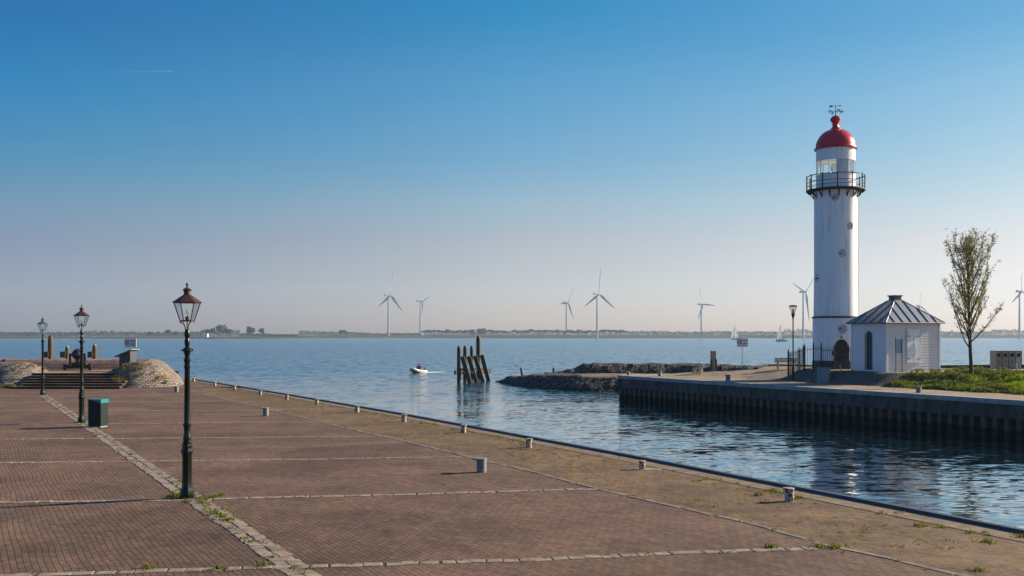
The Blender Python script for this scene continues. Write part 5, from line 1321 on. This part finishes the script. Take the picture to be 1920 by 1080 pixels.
# ================================================================== SAILING BOATS FAR OUT
def sailboat(px, py, d, Lpx, mast_py, rz, label, hullm, jib_only):
    p = P(px, py, d); t = thing('sailing_boat', label, 'sailing boat', (p.x, d, WATER), rz, 'sailing boats on the estuary'); k = d / F; L = Lpx * k; Hm = (py - mast_py) * k
    secs = []
    for s in np.linspace(0, 1, 9):
        x = -L / 2 + L * s; w = L * .15 * (1 - abs(2 * s - .85) ** 2.4 * .8) if s < .99 else .03; zt2 = L * (.085 + .045 * s)
        secs.append([(x, -w, zt2), (x, -w * .85, zt2 * .4), (x, 0, -.3), (x, w * .85, zt2 * .4), (x, w, zt2), (x, 0, zt2 + .08)])
    m = MB(); m.add([p_ for r in secs for p_ in r], [(i * 6 + a, i * 6 + (a + 1) % 6, i * 6 + 6 + (a + 1) % 6, i * 6 + 6 + a) for i in range(8) for a in range(6)] + [tuple(range(6))[::-1], tuple(48 + a for a in range(6))])
    obj('hull', m, hullm, t, sm=40)
    cb2 = MB(); cb2.box((-.02 * L, 0, L * .125), (L * .34, L * .14, L * .06)); obj('cabin', cb2, M_['hullwhite'], t, bev=L * .012)
    obj('mast', MB().tube([(L * .08, 0, L * .09), (L * .08, 0, Hm)], [.012 * L, .006 * L], 6), M_['metal'], t)
    obj('boom', MB().tube([(L * .08, 0, L * .17), (-L * .33, L * .05, L * .175)], .008 * L, 6), M_['metal'], t)
    def sail(name, pa, pb, pc, belly):
        rows = []
        for i in range(7):
            u = i / 6; a = Vector(pa).lerp(Vector(pc), u); b = Vector(pb).lerp(Vector(pc), u)
            rows.append([a.lerp(b, v) + Vector((0, belly * math.sin(PI * v) * (1 - u), 0)) for v in np.linspace(0, 1, 6)])
        g = MB().grid([[tuple(q) for q in r] for r in rows]); o = obj(name, g, M_['sail'], t, sm=180, fix=False)
        so = o.modifiers.new('thick', 'SOLIDIFY'); so.thickness = .01 * L
    sail('jib', (L * .48, 0, L * .14), (L * .06, L * .08, L * .17), (L * .10, 0, Hm * .9), L * .06)
    if jib_only: obj('furled_mainsail', MB().tube([(L * .07, 0, L * .20), (-L * .32, L * .05, L * .205)], [.028 * L, .016 * L], 8), M_['hullblue'], t, sm=60)
    else: sail('mainsail', (L * .07, 0, L * .19), (-L * .33, L * .05, L * .20), (L * .08, 0, Hm * .97), L * .05)
    return t
sailboat(1466, 640.2, 980, 22, 604, R(170), 'blue-hulled sailing boat with only its jib set, nearer the lighthouse', M_['hullblue'], True)
sailboat(1378.5, 636.6, 1500, 18, 606, R(155), 'white sailing boat with main and jib set beyond the no-swimming sign', M_['hullwhite'], False)

# ================================================================== FAR BANK
SH = lambda x: 1900 + 450 * sst(-700, -150, x) + 250 * sst(200, 1200, x)          # distance of the far shore
xs_ = np.linspace(-2500, 2500, 160)
rows = []
def bankz(x, k): 
    dy = 1 - .65 * sst(-250, -420, x) if x < -250 else 1
    return [(-2.6), (-1.6), (5.6 * dy), (5.9 * dy), (3.0), (3.0), (3.2)][k]
def sst_d(a, b, x): return 1 - sst(b, a, x)
for k, dy in enumerate((-2, 0, 26, 32, 46, 500, 900)):
    rows.append([(x, SH(x) + dy, [-2.6, -1.5, 1, 1, .2, .6, 2.0][k] if k not in (2, 3) else (5.8 if x > -330 else 5.8 + (2.2 - 5.8) * sst(0, 1, min(1, (-330 - x) / 220))) + .35 * noise.noise(Vector((x * .01, k, 0)))) for x in xs_])
struct(obj('far_bank', MB().grid(rows), M_['dyke'], sm=60))
rows = [[(x, SH(x) - 9 + 3 * noise.noise(Vector((x * .02, 1, 0))), WATER + .05), (x, SH(x) + 3, WATER + 1.0)] for x in xs_]
struct(obj('shore_stones', MB().grid(rows), plain('shore_stone', (.17, .155, .13), .9, .5, .05, .1)))
def crown_cards(C, Rx, n, size):
    u = rng.normal(0, 1, (n, 3)); u /= np.linalg.norm(u, axis=1)[:, None]; r = rng.uniform(.35, 1, n)[:, None] ** .6
    return C + u * r * np.array(Rx), size
def tree_mesh(name, H, W, clear, n, seed):
    rs = np.random.default_rng(seed); cl = []
    for k in range(7):
        c = np.array([rs.normal(0, W * .22), rs.normal(0, W * .22), clear + (H - clear) * rs.uniform(.3, .75)]); rr = np.array([W * .30, W * .30, (H - clear) * .30]) * rs.uniform(.7, 1.15)
        pts, _ = crown_cards(c, rr, n // 7, 1); cl.append(pts)
    C = np.concatenate(cl); C[:, 2] = np.clip(C[:, 2], clear, H)
    v, f = cards(C, W * .11)
    m = MB().tube([(0, 0, -1), (0, 0, clear + .3 * (H - clear))], [W * .035, W * .02], 5)
    return v, f, m
FT = {}
def far_tree(px, base_py, d, Hpx, Wpx, clear, label, group, kind, name='far_tree'):
    p = P(px, base_py, d); z0 = -.5
    if kind not in FT:
        H, W_ = 10.0, 10.0 * Wpx / Hpx
        v, f, m = tree_mesh(kind, H, W_, H * clear, 420, len(FT) + 3)
        t = bpy.data.objects.new(name, None); COL.objects.link(t)
        obj('trunk', m, M_['bark'], t, fix=False); np_obj('crown', v, f, M_['farleaf'], t); FT[kind] = t; o = t
    else: o = copy_tree(FT[kind])
    H = Hpx * d / F
    o.location = (p.x, d, p.z); o.rotation_euler = (0, 0, random.uniform(0, 6)); s = H / 10.0 * random.uniform(.93, 1.07); o.scale = (s * random.uniform(.9, 1.15), s, s)
    return tag(o, label, 'tree', group)
segs = [(797, 839, 6, 'a', 'small far tree in the leftmost row on the dyke, just right of the second turbine'), (842, 884, 6, 'b', 'small far tree in the dyke row touching the left of the big dark clump'), (917, 948, 5, 'a', 'small far tree in the dyke row just right of the big dark clump'), (962, 985, 4, 'b', 'small far tree in the short row after the first gap in the dyke trees'),
        (990, 1036, 7, 'a', 'small far tree in the dyke row left of the middle pair of turbines'), (1048, 1118, 10, 'b', 'small far tree in the dyke row between the middle pair of turbines'), (1129, 1170, 7, 'a', 'small far tree in the dyke row right of the tallest middle turbine')]
for x0_, x1_, n, kd, lab in segs:
    for k in range(n):
        far_tree(x0_ + (x1_ - x0_) * k / (n - 1) + random.uniform(-.8, .8), 629.4, 2440 + random.uniform(-8, 8), random.uniform(9.8, 11.6), 9.5, .42, lab, 'row of small trees on the far dyke' + (' (%d)' % int(x0_)), 'row' + kd + str(k % 2))
for x, hpx, w, lab in ((885, 15, 11, 'left round tree of the big dark clump on the far dyke'), (894, 16.5, 13, 'tall middle tree of the big dark clump on the far dyke'), (905, 17, 13, 'tall right tree of the big dark clump on the far dyke')):
    far_tree(x + 3, 630.5, 2430, hpx, w, .05, lab, 'clump of big trees on the far dyke', 'big')
left = [(281, 622, 7, 8, 'small rounded tree on the far left shore above the right mound'), (316, 619, 9, 9, 'rounded tree on the far left shore left of the big lamp'), (330, 622, 8, 9, 'low rounded tree on the far left shore just left of the big lamp'), (395, 615, 13, 14, 'broad tree in the wood right of the white far house'), (412, 611, 17, 18, 'tallest broad tree in the wood on the far left shore'), (428, 615, 13, 18, 'broad tree on the right end of the far left wood'),
        (467, 612, 17, 13, 'tall round tree standing alone right of the far left wood'), (490, 618, 11, 16, 'low broad tree right of the lone tall round tree'), (645, 619, 9, 6, 'small round tree right of the long low wood near the first turbine'), (640, 620, 8, 8, 'small tree at the right end of the long low far wood')]
for x, top, hp, w, lab in left: far_tree(x, top + hp, 1960 if x < 500 else 2380, hp + 1.5, w, .05, lab, 'trees on the far left shore', 'left%d' % (x % 3))
def wood(name, spans, d, label, n_per, sizepx, base_py):
    Cs = []
    for x0_, x1_, hl, hr, amp in spans:
        n = int((x1_ - x0_) * n_per); xx = rng.uniform(x0_, x1_, n)
        h = hl + (hr - hl) * (xx - x0_) / (x1_ - x0_)
        hv = np.array([h_ * (1 + amp * noise.noise(Vector((x * .16, 0, x0_))) + amp * .7 * noise.noise(Vector((x * .5, 3, x0_)))) for x, h_ in zip(xx, h)])
        zz2 = rng.uniform(0, 1, n) ** .8 * hv
        dd = d + rng.uniform(-30, 30, n)
        Cs.append(np.stack([(xx - CX) / F * dd, dd, CAMZ + (HY - base_py + zz2) * dd / F], 1))
    v, f = cards(np.concatenate(Cs), sizepx * d / F)
    return tag(np_obj(name, v, f, M_['farleaf']), label, 'wood', kind='stuff')
wood('far_wood', [(-260, -20, 9, 9, .4), (-20, 115, 8, 8, .3), (110, 170, 7, 10, .3), (170, 280, 10, 8, .35), (280, 380, 8, 9, .3), (376, 450, 12, 12, .3), (450, 510, 6, 5, .3), (505, 560, 4, 4, .3)], 2000, 'hazy blue-green wood along the far left shore', 26, 1.0, 631)
wood('far_wood', [(560, 640, 9, 7, .2), (640, 705, 8, 4, .3), (700, 790, 4, 5, .5)], 2420, 'low hazy wood on the far shore near the first two turbines', 26, .9, 629.5)
wood('far_wood', [(1180, 1250, 9, 9, .3), (1250, 1330, 8, 8, .25), (1330, 1470, 9, 8, .2), (1470, 1540, 12, 11, .4), (1740, 1800, 9, 8, .3), (1800, 1860, 8, 9, .4), (1860, 1990, 12, 9, .3), (1990, 2160, 9, 9, .4)], 2480, 'hazy blue wood on the far shore behind the sailing boats and the hut', 24, 1.0, 630)
wood('far_wood', [(795, 1180, 5.0, 5.0, .3)], 2900, 'pale distant wood behind the row of dyke trees', 12, 1.0, 629)
# far house and farm
p = P(377.5, 632, 1900)
t = thing('far_house', 'small pale square house before the far left wood', 'house', (p.x, 1930, 1.0)); obj('wall', MB().box((0, 0, 3.6), (7, 7, 7.2)), M_['farwall'], t); obj('roof', MB().box((0, 0, 7.4), (7.6, 7.6, .5)), M_['farroof'], t)
obj('window', MB().box((.8, -3.55, 4.6), (1.4, .12, 1.5)), M_['slate'], t)
for x0_, x1_, lab in ((693, 712, 'long low far barn with a sloping roof left of the first turbine'), (714, 735, 'long low far barn with a sloping roof behind the first turbine')):
    d = 2400; w = (x1_ - x0_) * d / F; p = P((x0_ + x1_) / 2, 630, d)
    t = thing('far_barn', lab, 'barn', (p.x, d, p.z - 1), 0, 'far barns'); obj('wall', MB().box((0, 0, 2), (w, 12, 4)), plain('barn_wall', (.2, .18, .16), .8, .1, .2), t)
    m = MB().add([(-w / 2 - .5, -7, 3.9), (w / 2 + .5, -7, 3.9), (w / 2 + .5, 7, 3.9), (-w / 2 - .5, 7, 3.9), (-w / 2 + 3, 0, 7.2), (w / 2 - 3, 0, 7.2)], [(0, 1, 5, 4), (2, 3, 4, 5), (0, 4, 3), (1, 2, 5), (3, 2, 1, 0)]); obj('roof', m, M_['farroof'], t)

# ================================================================== WIND TURBINES
def turbine(base_px, hub_px, hub_py, blade_px, ang, fore, d, label):
    k = d / F; b = P(base_px, 629, d); hz = P(hub_px, hub_py, d).z; z0 = 0.0; Hh = hz - z0; off_ = (hub_px - base_px) * k
    t = thing('wind_turbine', label, 'wind turbine', (b.x, d, z0), 0, 'wind turbines on the far shore')
    # the rotor faces right and away: nacelle axis turned so that the rotor plane shows foreshortened
    th = math.acos(min(.95, fore)) ; ax = Vector((math.sin(th), math.cos(th), 0)); q = off_ / ax.x
    S = max(1.0, blade_px / 50 * d / 2300)
    obj('tower', MB().lathe([(2.5, -2), (2.4, 0), (2.0, Hh * .5), (1.45, Hh - 1.8)], 16), M_['turb'], t, sm=40)
    Mn = ax.to_track_quat('X', 'Z').to_matrix().to_4x4()
    Ln = (abs(off_) + 5.2 * k * 1.2) / ax.x
    n_ = MB().box(ax * (q - Ln / 2 - 1.2) + Vector((0, 0, Hh)), (Ln, 3.7, 3.9), M=Mn); nac = obj('nacelle', n_, M_['turb'], t, bev=.6, seg=2)
    obj('cooler', MB().box(ax * (q - Ln + 1.4) + Vector((0, 0, Hh + 2.8)), (1.6, 3.2, 2.0), M=Mn), M_['turb'], nac, bev=.2)
    hub = obj('hub', MB().ellip(ax * q + Vector((0, 0, Hh)), (2.4, 2.0, 2.0), 14, 8, M=Mn), M_['turb'], t, sm=60)
    side = Vector((ax.y, -ax.x, 0)); Lb = blade_px * k
    for i in range(3):
        a = R(ang + 120 * i); dr = side * math.sin(a) + Vector((0, 0, math.cos(a))); chd = dr.cross(ax)
        rows = []
        for s in (0, .03, .09, .2, .4, .6, .8, .93, .985, 1.0):
            c = [1.8, 1.8, 2.6, 4.2, 3.3, 2.5, 1.8, 1.2, .7, .12][(0, .03, .09, .2, .4, .6, .8, .93, .985, 1.0).index(s)] * 1.25 * (blade_px * k / 55) ** .5
            th_ = max(.1, c * (.9 if s < .05 else .45 if s < .1 else .2)); tw_ = R(28 * (1 - s) + 12); cd_ = chd * math.cos(tw_) + ax * math.sin(tw_); nn_ = dr.cross(cd_)
            cen = ax * (q + 2.4 * s * s * 1.2) + Vector((0, 0, Hh)) + dr * (1.2 + (Lb - 1.2) * s)
            rows.append([cen + cd_ * c * .5 * math.cos(u) * 1.0 + cd_ * c * .15 + nn_ * th_ * .5 * math.sin(u) for u in [2 * PI * j / 10 for j in range(10)]])
        m = MB(); nr = len(rows); m.add([p_ for r in rows for p_ in r], [(r * 10 + j, r * 10 + (j + 1) % 10, r * 10 + 10 + (j + 1) % 10, r * 10 + 10 + j) for r in range(nr - 1) for j in range(10)] + [tuple(range(10))[::-1], tuple((nr - 1) * 10 + j for j in range(10))])
        obj('blade', m, M_['turb'], t, sm=50)
    return t
turbine(728.2, 731.8, 553.4, 50.5, 8, .60, 2300, 'large leftmost wind turbine with one blade pointing straight up')
turbine(788.0, 792.0, 565, 27, -45, .5, 2700, 'smaller wind turbine just right of the leftmost one')
turbine(1062.0, 1065.4, 568, 36, 30, .42, 2700, 'smaller left wind turbine of the middle pair')
turbine(1119.6, 1123.2, 551.3, 50.5, 4, .58, 2300, 'large right wind turbine of the middle pair, blade pointing straight up')
turbine(1315.0, 1318.5, 570.8, 35, -25, .4, 2600, 'lone wind turbine above the bench and timber pillar')
turbine(1506.0, 1511.0, 547.6, 57, 170, .22, 2250, 'wind turbine just left of the lighthouse tower')
turbine(1724.5, 1724.0 + 1, 573.7, 27, 2, .25, 2900, 'small far wind turbine partly hidden behind the hut roof')
turbine(1911.5, 1917.0, 546.6, 36, -5, .25, 2250, 'large wind turbine cut by the right edge of the photograph')

# ================================================================== CONTRAILS (thin, high, beyond the haze)
ctm = NT('thin_ice_cloud'); cn_ = ctm.noise(ctm.mapping(ctm.pos(), (.0015, .004, .02)), 1.0, 5, .6)
cd1 = ctm.n('ShaderNodeBsdfDiffuse'); cd1.inputs[0].default_value = (.9, .9, .9, 1); cd0 = ctm.n('ShaderNodeBsdfTranslucent'); cd0.inputs[0].default_value = (.9, .9, .9, 1); cd2 = ctm.n('ShaderNodeAddShader'); ctm.l(cd1.outputs[0], cd2.inputs[0]); ctm.l(cd0.outputs[0], cd2.inputs[1]); ct2 = ctm.n('ShaderNodeBsdfTransparent'); cm2 = ctm.n('ShaderNodeMixShader')
ctm.l(ctm.ramp(cn_, (.35, .0), (.75, .035)), cm2.inputs[0]); ctm.l(ct2.outputs[0], cm2.inputs[1]); ctm.l(cd2.outputs[0], cm2.inputs[2]); ctm.l(cm2.outputs[0], ctm.out.inputs['Surface'])
for x0_, y0_, x1_, y1_, w, lab in ((138, 136.5, 322, 133.5, 7, 'faint thin contrail high in the blue sky at upper left'), (1630, 315, 1990, 309, 15, 'faint pale contrail in the sky right of the lighthouse')):
    d = 9000; m = MB().tube([P(x0_ + (x1_ - x0_) * k / 12, y0_ + (y1_ - y0_) * k / 12, d) for k in range(13)], [w * (.35 + .65 * k / 12) for k in range(13)], 8)
    tag(obj('contrail', m, ctm.m, sm=180), lab, 'contrail')

# ================================================================== HAZE (one closed box of even, thin air)
hb_ = MB().box((0, 1700, 86), (5400, 3800, 182)); hz_ = obj('haze', hb_, None); hz_['kind'] = 'stuff'; hz_['label'] = 'thin pale haze over the estuary'
hm = bpy.data.materials.new('haze'); hm.use_nodes = True; n_ = hm.node_tree; n_.nodes.clear()
ho = n_.nodes.new('ShaderNodeOutputMaterial'); hv = n_.nodes.new('ShaderNodeVolumePrincipled'); hv.inputs['Density'].default_value = HAZE; hv.inputs['Color'].default_value = (.58, .80, 1, 1); hv.inputs['Density Attribute'].default_value = ''; hv.inputs['Anisotropy'].default_value = .2
n_.links.new(hv.outputs[0], ho.inputs['Volume']); hz_.data.materials.append(hm)
